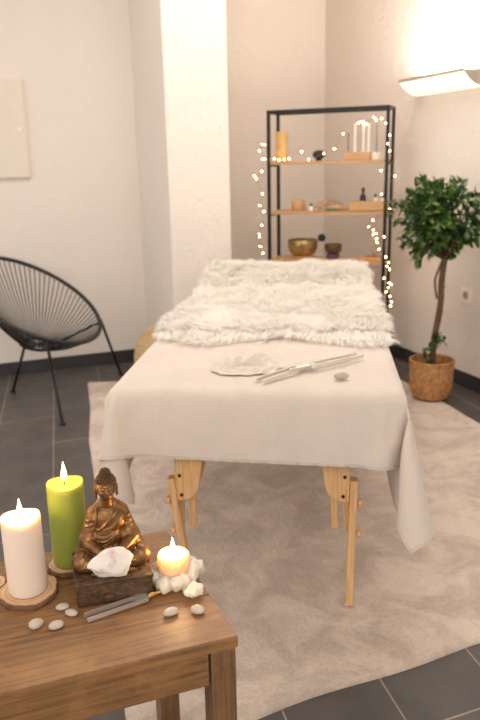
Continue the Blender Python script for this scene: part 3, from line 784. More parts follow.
# ------------------------------------------------------------ buddha statue
def statue():
    AN = math.radians(14); p0 = Vector((-.245, 1.184, TZ))
    t = thing('buddha_statue', 'bronze seated meditating buddha statue on a dark carved plinth', 'statue', p0, AN)
    PH = .045
    bm = bmesh.new(); box(bm, (0, -.010, PH/2+.0005), (.134, .114, PH), bev=.003)
    box(bm, (0, -.010, PH-.001), (.138, .118, .006), bev=.002); obj('plinth', bm, M_PLINTH, t)
    bm = bmesh.new(); Z = PH-.001
    S = 1.0
    def E(c, r, M=None): ball(bm, (c[0], c[1], c[2]+Z), r, 3, M)
    def K(a, b, ra, rb): capsule(bm, (a[0], a[1], a[2]+Z), (b[0], b[1], b[2]+Z), ra, rb)
    E((0, .012, .026), (.040, .030, .028)); E((0, .008, .052), (.030, .023, .030))
    E((0, .007, .084), (.034, .022, .030)); K((-.018, .009, .099), (.018, .009, .099), .0122, .0122)
    K((-.012, .008, .112), (.012, .008, .112), .010, .010)
    K((0, .006, .112), (0, .002, .134), .0125, .0112)
    # head (scaled about the chin)
    E0, K0 = E, K; hk = .96
    def hp(c): return (c[0]*hk, (c[1]+.001)*hk, .1345+(c[2]-.134)*hk-.0045)
    E = lambda c, r, M=None: E0(hp(c), tuple(q*hk for q in r), M)
    K = lambda a, b, ra, rb: K0(hp(a), hp(b), ra*hk, rb*hk)
    E((0, .001, .155), (.0190, .0205, .0245)); E((0, -.004, .1445), (.0145, .0155, .0150)); E((0, -.0085, .1365), (.0068, .0068, .0052))
    E((0, -.0175, .1488), (.0028, .0038, .0028)); K((0, -.0170, .158), (0, -.0192, .1500), .0013, .0020); E((0, -.0110, .1435), (.0105, .0080, .0085))
    for s in (-1, 1):
        E((s*.0078, -.0145, .1480), (.0062, .0045, .0062))      # cheeks
        E((s*.0072, -.0165, .1555), (.0046, .0030, .0023))      # closed lids
        K((s*.0020, -.0188, .1605), (s*.0090, -.0170, .1618), .0011, .0009); K((s*.0090, -.0170, .1618), (s*.0135, -.0125, .1598), .0009, .0007)
        E((s*.0195, .001, .1500), (.0030, .0060, .0125)); E((s*.0198, .0005, .1385), (.0028, .0038, .0050))
    K((-.0036, -.0183, .1422), (.0036, -.0183, .1422), .0010, .0010); K((-.0028, -.0180, .1400), (.0028, -.0180, .1400), .0012, .0012)
    E, K = E0, K0
    # mantle between the arms and the trunk
    for s in (-1, 1):
        E((s*.028, .012, .074), (.014, .015, .034)); E((s*.034, .006, .044), (.018, .020, .024)); K((s*.010, .008, .116), (s*.026, .010, .098), .0085, .0120)
    # arms with sleeves
    for s in (-1, 1):
        K((s*.0265, .009, .093), (s*.036, .006, .062), .0125, .0140); K((s*.036, .006, .062), (s*.040, -.004, .047), .0140, .0130); K((s*.037, .010, .058), (s*.050, .000, .022), .013, .015)
        K((s*.042, -.002, .048), (s*.018, -.032, .036), .0130, .0085)
        # hanging sleeve cloth
        E((s*.045, .004, .044), (.012, .016, .022))
        for k in range(4):
            zz = .092-k*.010; R_ = .0137
            pts = [(s*(.0285+.0026*k)+R_*math.cos(a_)*1.0, .008+R_*math.sin(a_), zz+Z-.004*math.cos(a_-.5)*s) for a_ in np.linspace(-2.6, -.3, 9)]
            tube(bm, pts, [.0006]+[.0015]*7+[.0006], 7)
    # legs crossed
    for s in (-1, 1):
        K((s*.022, .010, .022), (s*.052, -.018, .019), .0220, .0185)
        E((s*.053, -.019, .018), (.0185, .0185, .0172))
    K((.052, -.022, .016), (-.014, -.043, .0125), .0165, .0110); K((-.052, -.022, .014), (.012, -.040, .0120), .0160, .0105)
    # soles / feet
    E((-.024, -.040, .0235), (.0165, .0085, .0060)); E((.026, -.039, .0200), (.0150, .0080, .0060))
    for k in range(5): E((-.040+.001*k, -.036-.003*k, .0255-.0012*k), (.0025, .0022, .0022))
    # lap cloth
    E((0, -.016, .026), (.034, .024, .0125)); E((0, -.047, .006), (.040, .008, .0065))
    # hands, one in the other, five fingers each
    for s in (-1, 1):
        E((s*.008, -.0375, .0345+.002*(s > 0)), (.0105, .0070, .0040))
        for k in range(4):
            y_ = -.0445+.0034*k; z_ = .0345+.002*(s > 0)
            K((s*.004, y_, z_), (-s*.0070, y_-.0002, z_+.0006), .0017, .0015); K((-s*.0070, y_-.0002, z_+.0006), (-s*(.0125-.0010*abs(k-1.5)), y_+.0002, z_+.0020), .0015, .0012)
        K((s*.0090, -.0330, .0380), (s*.0045, -.0350, .0425), .0019, .0016); K((s*.0045, -.0350, .0425), (s*.0008, -.0362, .0440), .0016, .0013)
    # robe: diagonal folds across the chest towards the viewer's left hip
    def front(x, z):
        best = -1e9
        for c, r in (((0, .012, .026), (.040, .030, .028)), ((0, .008, .052), (.030, .023, .030)), ((0, .007, .084), (.034, .022, .030))):
            q = 1-((x-c[0])/r[0])**2-((z-c[2])/r[2])**2
            if q > 0: best = max(best, r[1]*math.sqrt(q)-c[1])
        return -(best if best > -1e8 else -.004)
    for k in range(7):
        pts = []
        xs = .031-.003*k; zs = .104-.006*k
        for q in np.linspace(0, 1, 15):
            x = xs*(1-q)+(-.030+.0012*k)*q; z = zs*(1-q)+(.075-.0085*k)*q-.016*math.sin(PI*q)
            pts.append((x, front(x, z)-.0006, z+Z))
        tube(bm, pts, [.0005]+[.0019 if k else .0025]*13+[.0005], 8)
    pts = []
    for q in np.linspace(0, 1, 15):           # neckline edge of the robe
        x = .018*(1-q)-.026*q; z = .109*(1-q)+.062*q; pts.append((x, front(x, min(z, .108))-.0010, z+Z))
    tube(bm, pts, .0022, 8)
    pts = [(-.020-.006*q, front(-.020-.006*q, .106-.06*q)-.0012, .110-.064*q+Z) for q in np.linspace(0, 1, 10)]
    tube(bm, pts, .0020, 8)
    # folds over the legs
    for s in (-1, 1):
        for k in range(4):
            pts = []
            for q in np.linspace(0, 1, 10):
                a_ = -1.2+2.2*q; cx = s*(.022+.0085*k); cy = .004-.0065*k
                pts.append((cx+s*.004*math.sin(a_), cy-.017*math.sin(a_+.3)*.9-.004, .022+.0195*math.cos(a_*.8)+Z-.001*k))
            tube(bm, pts, [.0004]+[.0014]*8+[.0004], 7)
        # robe edge draping over the plinth beside the knees
        E((s*.060, -.008, .006), (.010, .018, .0065))
    me = fuse(bm, .00095, 2); link_mesh('body', me, M_BRONZE, t, True)
    # hair: snail curls over the skull and the topknot
    bm = bmesh.new(); n = 0
    lathe(bm, [(0, .0195), (.008, .0175), (.0145, .012), (.0185, .004), (.0192, -.002)][::-1], 24, M=Matrix.Translation((0, .0018, .1605+Z)) @ Matrix.Diagonal((1, 1.08, 1, 1)))
    for rI in range(9):
        ph = rI/9*PI*.58
        R_ = math.sin(ph); m_ = max(1, int(2*PI*.0195*R_/.0042))
        for k in range(m_):
            a_ = 2*PI*(k+.5*(rI % 2))/m_
            x, y, z = .0195*R_*math.cos(a_), .0212*R_*math.sin(a_), .0212*math.cos(ph)
            if z < .0035 and y < 0.004: continue
            ball(bm, (x, y+.0015, .1595+z+Z), .0024, 1)
    for k in range(9): 
        a_ = PI+PI*(k+.5)/9; ball(bm, (.0188*math.cos(a_), .0015+.0195*math.sin(a_), .1655+Z), .0023, 1)
    for rI in range(6):
        ph = rI/6*PI*.55; R_ = math.sin(ph); m_ = max(1, int(2*PI*.0100*R_/.0036))
        for k in range(m_):
            a_ = 2*PI*k/m_+rI; ball(bm, (.0100*R_*math.cos(a_), .003+.0100*R_*math.sin(a_), .1785+.0115*math.cos(ph)+Z), .0021, 1)
    ball(bm, (0, .003, .1785+Z), (.0095, .0095, .0110), 2)
    bmesh.ops.transform(bm, matrix=Matrix.Translation((0, .001, .1345-.0045+Z)) @ Matrix.Scale(hk, 4) @ Matrix.Translation((0, 0, -.134-Z)), verts=bm.verts[:])
    obj('hair_curls', bm, M_BRHAIR, t, True)
    # quartz chunk leaning on the lap front
    return p0, AN
sp0, sAN = statue()
q_loc = sp0+Vector((.064*math.sin(sAN)*1.0-.004, -.064*math.cos(sAN)*.80, 0))
bm = bmesh.new()
qz = rough_stone('quartz_chunk', Vector((0, 0, 0)), (.042, .015, .0275), M_QUARTZ, 'rough white quartz chunk with a pinkish tint resting on the statue plinth', 'crystal', sAN, 11, .22)
bm.free()
qz.location = sp0+Matrix.Rotation(sAN, 3, 'Z') @ Vector((-.001, -.0560, .0465)); qz.rotation_euler = (-.18, .05, sAN)
QY = qz

# ------------------------------------------------------------ shelf (local: x from right post to left, y towards room)
SD = Vector((-.935, .36, 0)).normalized(); SA = math.atan2(-SD.y, -SD.x)      # local +x points right (towards camera side)
SR = Vector((.85, 4.2, 0)); SWID = .700; SDEP = .185
shelf = thing('shelf_unit', 'tall black metal frame shelf with wooden boards in the corner', 'shelf', SR, SA)
# local: right front post at x=0, left front post x=-SWID, y=0 front, y=+SDEP back
SZ = [1.245, .955, .668, .395, .12]; STOP = 1.535; pb = .018
bm = bmesh.new()
for x in (0, -SWID):
    for y in (0, SDEP): box(bm, (x, y, STOP/2), (pb, pb, STOP), bev=.001)
for y in (0, SDEP): box(bm, (-SWID/2, y, STOP-pb/2), (SWID-pb, pb, pb), bev=.001)
for x in (0, -SWID): box(bm, (x, SDEP/2, STOP-pb/2), (pb, SDEP-pb, pb), bev=.001)
for x in (0, -SWID):
    for z in SZ: box(bm, (x, SDEP/2, z-.024), (pb*.8, SDEP-pb, .010))
obj('frame', bm, M_BLACK, shelf)
for z in SZ:
    bm = bmesh.new(); box(bm, (-SWID/2, SDEP/2, z-.009), (SWID-pb-.001, SDEP+.004, .018), bev=.001); obj('shelf_board', bm, M_SHELF, shelf)
Msh = Matrix.Translation(SR) @ Matrix.Rotation(SA, 4, 'Z')
def sp(d, y, z): return Msh @ Vector((-d, y, z+.0004))       # d: distance left of the right post
def lathed(name, p, parts, label, cat, group=None, rz=0):
    if len(parts) == 1:
        bm = bmesh.new(); lathe(bm, parts[0][1], 28); o = obj(name, bm, parts[0][2], None, auto=.9); o.location = p; return tag(o, label, cat, group)
    t = thing(name, label, cat, p, rz, group)
    for nm, prof, mat in parts:
        bm = bmesh.new(); lathe(bm, prof, 28); obj(nm, bm, mat, t, auto=.9)
    return t
# top board
o = lathed('bamboo_tube', sp(.655, .11, SZ[0]), [('', [(0, 0), (.036, 0), (.037, .004), (.036, .06), (.0375, .064), (.036, .068), (.036, .128), (.0375, .132), (.036, .137), (.036, .172), (.031, .172), (.031, .150), (0, .150)], M_BAMBOO)], 'upright yellow bamboo tube at the left end of the top board', 'bamboo tube')
t = thing('dark_stone_egg', 'small black stone egg on a ring stand, middle of the top board', 'stone egg', sp(.42, .10, SZ[0]))
bm = bmesh.new(); ball(bm, (0, 0, .035), (.038, .028, .026), 3); obj('egg', bm, M_BLK, t, True)
bm = bmesh.new(); lathe(bm, [(.012, 0), (.020, 0), (.018, .008), (.015, .012), (.011, .010), (.012, 0)], 20); obj('stand', bm, M_BLK, t, True)
t = thing('candle_block', 'pale wooden block with drilled holes standing on the top board', 'candle block', sp(.185, .10, SZ[0]), SA)
bm = bmesh.new(); box(bm, (0, 0, .022), (.155, .06, .044), bev=.003); obj('block', bm, M_LBOX, t)
for k, (dx, h, lab) in enumerate(((.26-.185+.0, 0, ''),)): pass
for dd, h, lab in ((.210, .155, 'leftmost white taper candle on the pale wooden block'), (.160, .170, 'middle white taper candle, tallest on the pale wooden block'), (.128, .150, 'rightmost white taper candle on the pale wooden block')):
    o = lathed('taper_candle', sp(dd-.005, .10+(.0 if dd > .13 else -.012), SZ[0]+.044), [('', [(0, 0), (.0072, 0), (.0068, h*.6), (.006, h), (.002, h+.004), (.0008, h+.010), (0, h+.010)], M_WHITE)], lab, 'candle', 'taper candles on the shelf')
for dd, yy, h, lab, zz in ((.245, .10, .105, 'thin dark incense stick at the left end of the pale block', .044), (.088, .150, .190, 'thin dark incense stick behind the small pale cup', 0)):
    bm = bmesh.new(); tube(bm, [(0, 0, 0), (0, 0, h)], .0022, 8); ball(bm, (0, 0, h), .0045, 2)
    if zz == 0: lathe(bm, [(0, 0), (.013, 0), (.013, .006), (.003, .012), (0, .012)], 16)
    o = obj('incense_stick', bm, M_BLACK, None, True); o.location = sp(dd, yy, SZ[0]+zz); tag(o, lab, 'incense stick', 'incense sticks on the shelf')
lathed('tealight_cup', sp(.078, .085, SZ[0]), [('cup', [(0, 0), (.024, 0), (.026, .004), (.026, .040), (.023, .040), (.022, .010), (0, .010)], M_WHITE), ('wax', [(0, .0102), (.0215, .0104), (.0215, .028), (0, .028)], M_WAXC)], 'small pale tealight cup beside the candle block on the top board', 'cup')
# second board
lathed('wooden_cup', sp(.545, .10, SZ[1]), [('', [(0, 0), (.040, 0), (.042, .004), (.042, .058), (.038, .062), (.034, .058), (.033, .012), (0, .012)], M_LBOX)], 'small round light wooden cup on the second board', 'cup')
lathed('oil_bottle', sp(.455, .06, SZ[1]), [('glass', [(0, 0), (.012, 0), (.0125, .002), (.0125, .020), (.006, .026), (.006, .030), (0, .030)], M_WHITE), ('cap', [(0, .0302), (.008, .0302), (.008, .042), (0, .042)], M_BLK)], 'tiny clear bottle with black cap beside the driftwood', 'bottle')
t = thing('driftwood', 'gnarled brown driftwood piece lying on the second board', 'driftwood', sp(.355, .11, SZ[1]), SA)
bm = bmesh.new()
capsule(bm, (-.085, 0, .018), (-.02, .01, .040), .014, .026); capsule(bm, (-.02, .01, .040), (.05, 0, .030), .026, .022); capsule(bm, (.05, 0, .030), (.11, -.01, .014), .020, .010); capsule(bm, (-.05, -.02, .012), (.07, -.02, .014), .011, .013)
me = fuse(bm, .004, 3)
for v in me.vertices: v.co += v.normal*(noise.noise(v.co*60)*.006); v.co.z = max(0, v.co.z)
link_mesh('branch', me, M_DRIFT, t, True)
bm = bmesh.new()
for k in range(60):
    a_ = random.uniform(0, 6.28); q = Vector((.02+random.uniform(-.025, .03), -.045+random.uniform(-.008, .008), .004))
    bmesh.ops.create_cone(bm, segments=4, radius1=.003, radius2=0, depth=.018, cap_ends=True, matrix=Matrix.Translation(q+Vector((0, 0, .006))) @ Matrix.Rotation(random.uniform(-.8, .8), 4, 'X') @ Matrix.Rotation(random.uniform(-.8, .8), 4, 'Y'))
mo = obj('moss', bm, M_GREEN, t); 
pebble('crystal', sp(.415, .045, SZ[1]), (.017, .012, .008), M_STONE, 'whitish stone chip in front of the driftwood on the second board', 'stone', seed=9)
pebble('crystal', sp(.378, .035, SZ[1]), (.013, .010, .006), M_STONE, 'smaller whitish stone chip next to the moss on the second board', 'stone', seed=10)
t = thing('wooden_box', 'light wooden open box holding bottles on the second board', 'box', sp(.118, .11, SZ[1]), SA)
bw, bd_, bh_, bt = .205, .12, .058, .007
bm = bmesh.new()
box(bm, (0, 0, bt/2), (bw, bd_, bt))
for s in (-1, 1):
    box(bm, (0, s*(bd_-bt)/2, bh_/2), (bw, bt, bh_), bev=.001); box(bm, (s*(bw-bt)/2, 0, bh_/2), (bt, bd_-2*bt, bh_), bev=.001)
obj('box_body', bm, M_LBOX, t)
def bottle(d, y, r, h, nk, label, cap=M_BLK, glass=M_GLASSD):
    return lathed('oil_bottle', sp(d, y, SZ[1]+bt), [('glass', [(0, 0), (r*.95, 0), (r, .002), (r, h*.62), (r*.4, h*.74), (r*.38, h*.82), (0, h*.82)], glass), ('cap', [(0, h*.822), (r*.52, h*.822), (r*.48, h), (0, h)], cap)], label, 'bottle', 'bottles in the wooden box')
bottle(.150, .10, .018, .125, 0, 'tall dark bottle standing out of the wooden box')
bottle(.075, .095, .013, .088, 0, 'thin white bottle with black cap, middle bottle of the box', M_BLK, M_WHITE)
bottle(.035, .105, .016, .088, 0, 'white bottle with dark stopper, rightmost in the box', M_BLK, M_WHITE)
# third board
def bowl(name, p, R_, h, mat, label, parts_mat=None):
    bm = bmesh.new(); pr = [(0, 0), (R_*.55, 0), (R_*.80, h*.16), (R_*.97, h*.48), (R_*1.0, h*.80), (R_*.97, h), (R_*.92, h), (R_*.94, h*.80), (R_*.90, h*.48), (R_*.74, h*.20), (R_*.5, h*.08), (0, h*.08)]
    lathe(bm, pr, 40); o = obj(name, bm, mat, None, auto=.9); o.location = p; return tag(o, label, 'bowl', 'singing bowls on the shelf')
bowl('singing_bowl', sp(.520, .11, SZ[2]+.012), .094, .098, M_BOWL, 'large hammered brass singing bowl on the third board')
bm = bmesh.new(); lathe(bm, [(0, 0), (.066, 0), (.074, .004), (.074, .008), (.060, .0115), (0, .0115)], 32); o = obj('bowl_mat', bm, M_CLAY, None, True); o.location = sp(.520, .11, SZ[2]); tag(o, 'round brown mat under the large brass singing bowl', 'mat')
t = thing('mallet', 'black felt-headed mallet leaning out of the large singing bowl', 'mallet', sp(.5, .10, SZ[2]+.03))
mv = (Matrix.Rotation(SA, 3, 'Z') @ Vector((1, 0, 0)))
bm = bmesh.new(); tube(bm, [Vector((0, 0, 0))-mv*.02, mv*.095+Vector((0, 0, .088))], .006, 10); obj('handle', bm, M_SHELF, t, True)
bm = bmesh.new(); ball(bm, mv*.102+Vector((0, 0, .094)), (.024, .024, .024), 3); obj('head', bm, M_BLK, t, True)
bowl('singing_bowl', sp(.325, .10, SZ[2]+.026), .052, .060, M_BOWLD, 'small dark copper singing bowl resting on the purple ring cushion')
bm = bmesh.new(); g = [Vector((.030*math.cos(a_), .030*math.sin(a_), .014)) for a_ in np.linspace(0, 2*PI, 25)[:-1]]; tube(bm, g, .0135, 12, closed=True); o = obj('ring_cushion', bm, M_PURPLE, None, True); o.location = sp(.325, .10, SZ[2]); tag(o, 'dark purple ring cushion under the small copper bowl', 'cushion')
t = thing('serving_board', 'thin reddish wooden board lying on the third board, right side', 'board', sp(.110, .10, SZ[2]), SA)
bm = bmesh.new(); box(bm, (0, 0, .005), (.15, .09, .009), bev=.002); obj('board', bm, M_CLAY, t)
t = thing('twig_ornament', 'small forked brown twig ornament standing on the thin board', 'ornament', sp(.080, .10, SZ[2]+.0096), SA)
bm = bmesh.new(); tube(bm, [(-.05, 0, .006), (-.01, .0, .010), (.02, .005, .022), (.028, 0, .038)], [.004, .006, .006, .003], 8); tube(bm, [(0, .0, .010), (.005, -.01, .028), (-.006, -.006, .042)], [.005, .004, .002], 8); tube(bm, [(.0, 0, .008), (.045, -.008, .006)], [.005, .003], 8)
obj('twig', bm, M_DRIFT, t, True)
# fourth board
pebble('amber_stone', sp(.075, .09, SZ[3]), (.034, .026, .024), M_CLAY, 'orange rounded salt stone on the fourth board behind the bed corner', 'stone', seed=12)

# ------------------------------------------------------------ fairy lights
CP = math.radians(15.4); CR = math.radians(1.2); CAMP = Vector((0, 0, 1.25))
FW = Vector((0, math.cos(CP), -math.sin(CP))); R0 = Vector((1, 0, 0)); U0 = Vector((0, math.sin(CP), math.cos(CP)))
CRt = R0*math.cos(CR)-U0*math.sin(CR); CU = R0*math.sin(CR)+U0*math.cos(CR)
# bulb positions in the shelf's own plane: (distance left of the right post, depth, height)
BUL = [(.75, .02, .70), (.772, .03, .74), (.765, .00, .80), (.772, .01, .815), (.748, .00, .872), (.733, -.012, .955), (.757, -.01, .99), (.738, -.012, 1.06), (.80, .02, 1.165), (.79, .02, 1.15),
       (.755, .03, 1.19), (.742, .01, 1.26), (.722, -.012, 1.262), (.765, .02, 1.31), (.722, -.012, 1.345), (.742, .0, 1.348),
       (.675, .035, 1.262), (.645, .03, 1.254), (.615, .035, 1.256), (.585, .03, 1.262), (.508, .04, 1.300), (.462, .03, 1.254), (.375, .04, 1.285), (.312, .04, 1.310), (.262, .045, 1.392), (.180, .07, 1.450), (.166, .075, 1.456), (.153, .07, 1.449), (.135, .07, 1.442),
       (.095, .08, 1.475), (.078, .07, 1.462), (.045, .05, 1.468), (.018, .03, 1.44),
       (-.014, -.012, 1.375), (-.004, -.012, 1.33), (-.013, .0, 1.29), (.028, -.012, 1.185), (-.045, .02, 1.155), (.022, -.012, 1.055), (-.024, .0, .97),
       (.075, .03, .905), (.096, .02, .868), (.068, .02, .850), (.052, .02, .83), (.070, .03, .822), (.049, .02, .800), (.045, .02, .778), (.026, -.012, .745), (.0, -.012, .815), (-.013, -.012, .70),
       (-.028, .01, .665), (-.020, .0, .645), (-.034, .01, .625), (-.008, -.012, .575), (-.046, .02, .535), (-.031, .01, .515), (-.020, .01, .490), (-.040, .02, .462), (-.052, .02, .430), (-.046, .02, .405), (-.034, .01, .545)]
sl = thing('string_lights', 'warm white fairy light string wound round the black shelf', 'string lights', SR, SA)
pts = [Vector((-d, y, z)) for d, y, z in BUL]
def smooth_path(P_, n=6):
    out = []
    for i in range(len(P_)-1):
        p0 = P_[max(0, i-1)]; p1 = P_[i]; p2 = P_[i+1]; p3 = P_[min(len(P_)-1, i+2)]
        for k in range(n):
            t_ = k/n; out.append(.5*((2*p1)+(p2-p0)*t_+(2*p0-5*p1+4*p2-p3)*t_**2+(3*p1-p0-3*p2+p3)*t_**3))
    return out+[P_[-1]]
bm = bmesh.new(); tube(bm, smooth_path(pts), .0009, 5); obj('wire', bm, M_WIRE, sl, True)
bm = bmesh.new(); ball(bm, (0, 0, 0), .0032, 2); b0 = obj('bulb', bm, M_BULB, sl, True); b0.location = pts[0]
for q in pts[1:]:
    c = b0.copy(); COL.objects.link(c); c.parent = sl; c.location = q

# ------------------------------------------------------------ wall lamp
lp = thing('wall_lamp', 'pale metal wall uplighter with glowing glass dish on the right wall', 'wall lamp', RW+Vector((0, 0, 1.60)), TH)
# local: x towards the wall (+), room side -x ; y along the wall away from the camera; s range
s0, s1, dep = -.325, .25, .165
def arc(n=14, off=0):
    # from front rim (x=-dep, z=.06) curving down to the wall (x=0,z=0)
    out = []
    for k in range(n+1):
        a_ = k/n; x = -dep*(1-a_); z = .062*(1-a_)**1.9-.016*math.sin(PI*a_)
        out.append((x, z))
    return out
bm = bmesh.new(); A = arc(); n = 20; V = []; 
for j in range(n+1):
    y = s0+.006+(s1-s0-.012)*j/n
    for x, z in A: V.append((x-.001 if x < -.001 else -.002, y, z))
W = len(A)
F_ = [(j*W+i, (j+1)*W+i, (j+1)*W+i+1, j*W+i+1) for j in range(n) for i in range(W-1)]
g = np_obj('glass_dish', V, F_, M_GLOW, lp); sm = g.modifiers.new('t', 'SOLIDIFY'); sm.thickness = .004; sm.offset = 1
bm = bmesh.new(); box(bm, (-dep-.001, (s0+s1)/2, .066), (.006, s1-s0, .017), bev=.001)
box(bm, (-.006, (s0+s1)/2, .045), (.010, s1-s0, .07), bev=.001)
obj('rim', bm, M_LMETAL, lp)
for yy in (s0, s1-.004):
    bm = bmesh.new(); Ml = Matrix.Translation((0, yy+.004, 0)) @ Matrix.Rotation(PI/2, 4, 'X')
    outl = [(x, z) for x, z in A]+[(-.001, .067), (-dep-.003, .067)]
    prism(bm, [(x-.002, z) for x, z in outl], Ml, .004); obj('end_cap', bm, M_LMETAL, lp)

# ------------------------------------------------------------ socket, electric panel
t = thing('wall_socket', 'small square cream wall socket on the right wall beside the tree', 'wall socket', RW+RV*(-.247)+Vector((0, 0, .515)), TH)
bm = bmesh.new(); box(bm, (-.005, 0, 0), (.009, .082, .082), bev=.003); obj('cover_plate', bm, M_PLASTIC, t)
bm = bmesh.new(); lathe(bm, [(0, 0), (.020, 0), (.021, .003), (.018, .0035), (.017, .001), (0, .001)], 24, M=Matrix.Translation((-.0097, 0, 0)) @ Matrix.Rotation(-PI/2, 4, 'Y')); obj('outlet', bm, M_DARKP, t, True)
t = thing('electric_panel', 'cream painted metal panel door mounted on the left wall', 'electric panel', LW+Vector((0, 0, 1.182)), TH)
bm = bmesh.new(); box(bm, (-.115-.27, -.0105, .272), (.54, .020, .544), bev=.003); obj('cabinet', bm, M_PANEL, t)
bm = bmesh.new(); box(bm, (-.119-.265, -.0225, .272), (.525, .005, .530), bev=.002); d_ = obj('door', bm, M_PANEL, t)
bm = bmesh.new(); box(bm, (-.155, -.028, .27), (.020, .007, .028), bev=.002); obj('latch', bm, M_WHITE, d_)

# ------------------------------------------------------------ round frame drum leaning on the pier corner
t = thing('frame_drum', 'round natural skin frame drum leaning on the wall behind the bed', 'drum', (-.535, 3.97, .0), math.radians(-46))
Ds = 1.0
Md = Matrix.Translation((0, .04, .175*Ds)) @ Matrix.Rotation(math.radians(-13), 4, 'X') @ Matrix.Rotation(PI/2, 4, 'X') @ Matrix.Scale(Ds, 4)
bm = bmesh.new(); lathe(bm, [(.168, -.05), (.174, -.05), (.174, -.004), (.168, -.004), (.168, -.05)], 56, M=Md); obj('hoop', bm, M_DRUM, t, auto=.9)
bm = bmesh.new(); lathe(bm, [(0, 0), (.160, 0), (.172, -.0015), (.1752, -.006), (.1752, -.016), (.1742, -.016), (.1742, -.0042), (0, -.0035)], 56, M=Md); obj('skin', bm, M_DRUM, t, True)

# ------------------------------------------------------------ chair (ring fitted to the photo's outline, at its real size)
c0 = Vector((-1.128, 3.909, .548)); ph, ti, ra, rb = -.362, .558, .401, .372
e1 = Vector((math.cos(ph)*math.cos(ti), math.sin(ph)*math.cos(ti), -math.sin(ti))); e2 = Vector((-math.sin(ph), math.cos(ph), 0))
base = Vector((-1.11, 3.83, 0))
ch = thing('string_chair', 'black round wire-frame lounge chair strung with black cords', 'chair', base)
def cr(a_, k=1): return c0+e1*(ra*k*math.cos(a_))+e2*(rb*k*math.sin(a_))-base
bm = bmesh.new(); tube(bm, [cr(2*PI*k/96) for k in range(96)], .0115, 10, closed=True); obj('outer_ring', bm, M_CORD, ch, True)
bc = Vector((-1.105, 3.82, .310))-base; br_ = .088
def brp(a_): return bc+e1*(br_*math.cos(a_))*Vector((1, 1, .3)).length*0+Vector((br_*math.cos(a_+ph), br_*math.sin(a_+ph), -.018*math.cos(a_)))
bm = bmesh.new(); tube(bm, [brp(2*PI*k/40) for k in range(40)], .008, 8, closed=True)
tube(bm, [brp(0), brp(PI)], .007, 8); tube(bm, [brp(PI/2), brp(-PI/2)], .007, 8); obj('seat_ring', bm, M_BLACK, ch, True)
bm = bmesh.new(); NCORD = 76
for k in range(NCORD):
    a_ = 2*PI*(k+.5)/NCORD; p = cr(a_, .995); q = brp(a_)
    m1 = (p+q)/2+Vector((0, 0, -.020))
    tube(bm, [p, p*.75+q*.25+Vector((0, 0, -.014)), m1, p*.25+q*.75+Vector((0, 0, -.014)), q], .0030, 6)
for k in range(30): tube(bm, [brp(2*PI*k/30), bc+Vector((0, 0, -.006+.0004*k))], .0032, 5)
co = obj('cords', bm, M_CORD, ch, True)
def leg(pts):
    bm = bmesh.new(); P_ = [Vector(p)-base for p in pts]; tube(bm, P_, .0080, 8)
    e = P_[-1]; l = obj('leg', bm, M_BLACK, ch, True)
    bm = bmesh.new(); lathe(bm, [(0, 0), (.015, 0), (.016, .003), (.014, .012), (0, .013)], 14, c=(e.x, e.y, .0003)); obj('foot_cap', bm, M_BLACK, l, True)
leg([(-1.185, 3.855, .295), (-1.308, 3.948, .006)])
leg([(-1.03, 3.755, .295), (-.893, 3.388, .006)])
leg([(-.800, 4.075, .385), (-.734, 4.249, .006)])
bm = bmesh.new(); tube(bm, [Vector((-1.03, 3.87, .295))-base, Vector((-.800, 4.05, .378))-base], .007, 8); tube(bm, [Vector((-.82, 3.75, .340))-base, Vector((-1.03, 3.79, .295))-base], .007, 8)
obj('strut', bm, M_BLACK, ch, True)

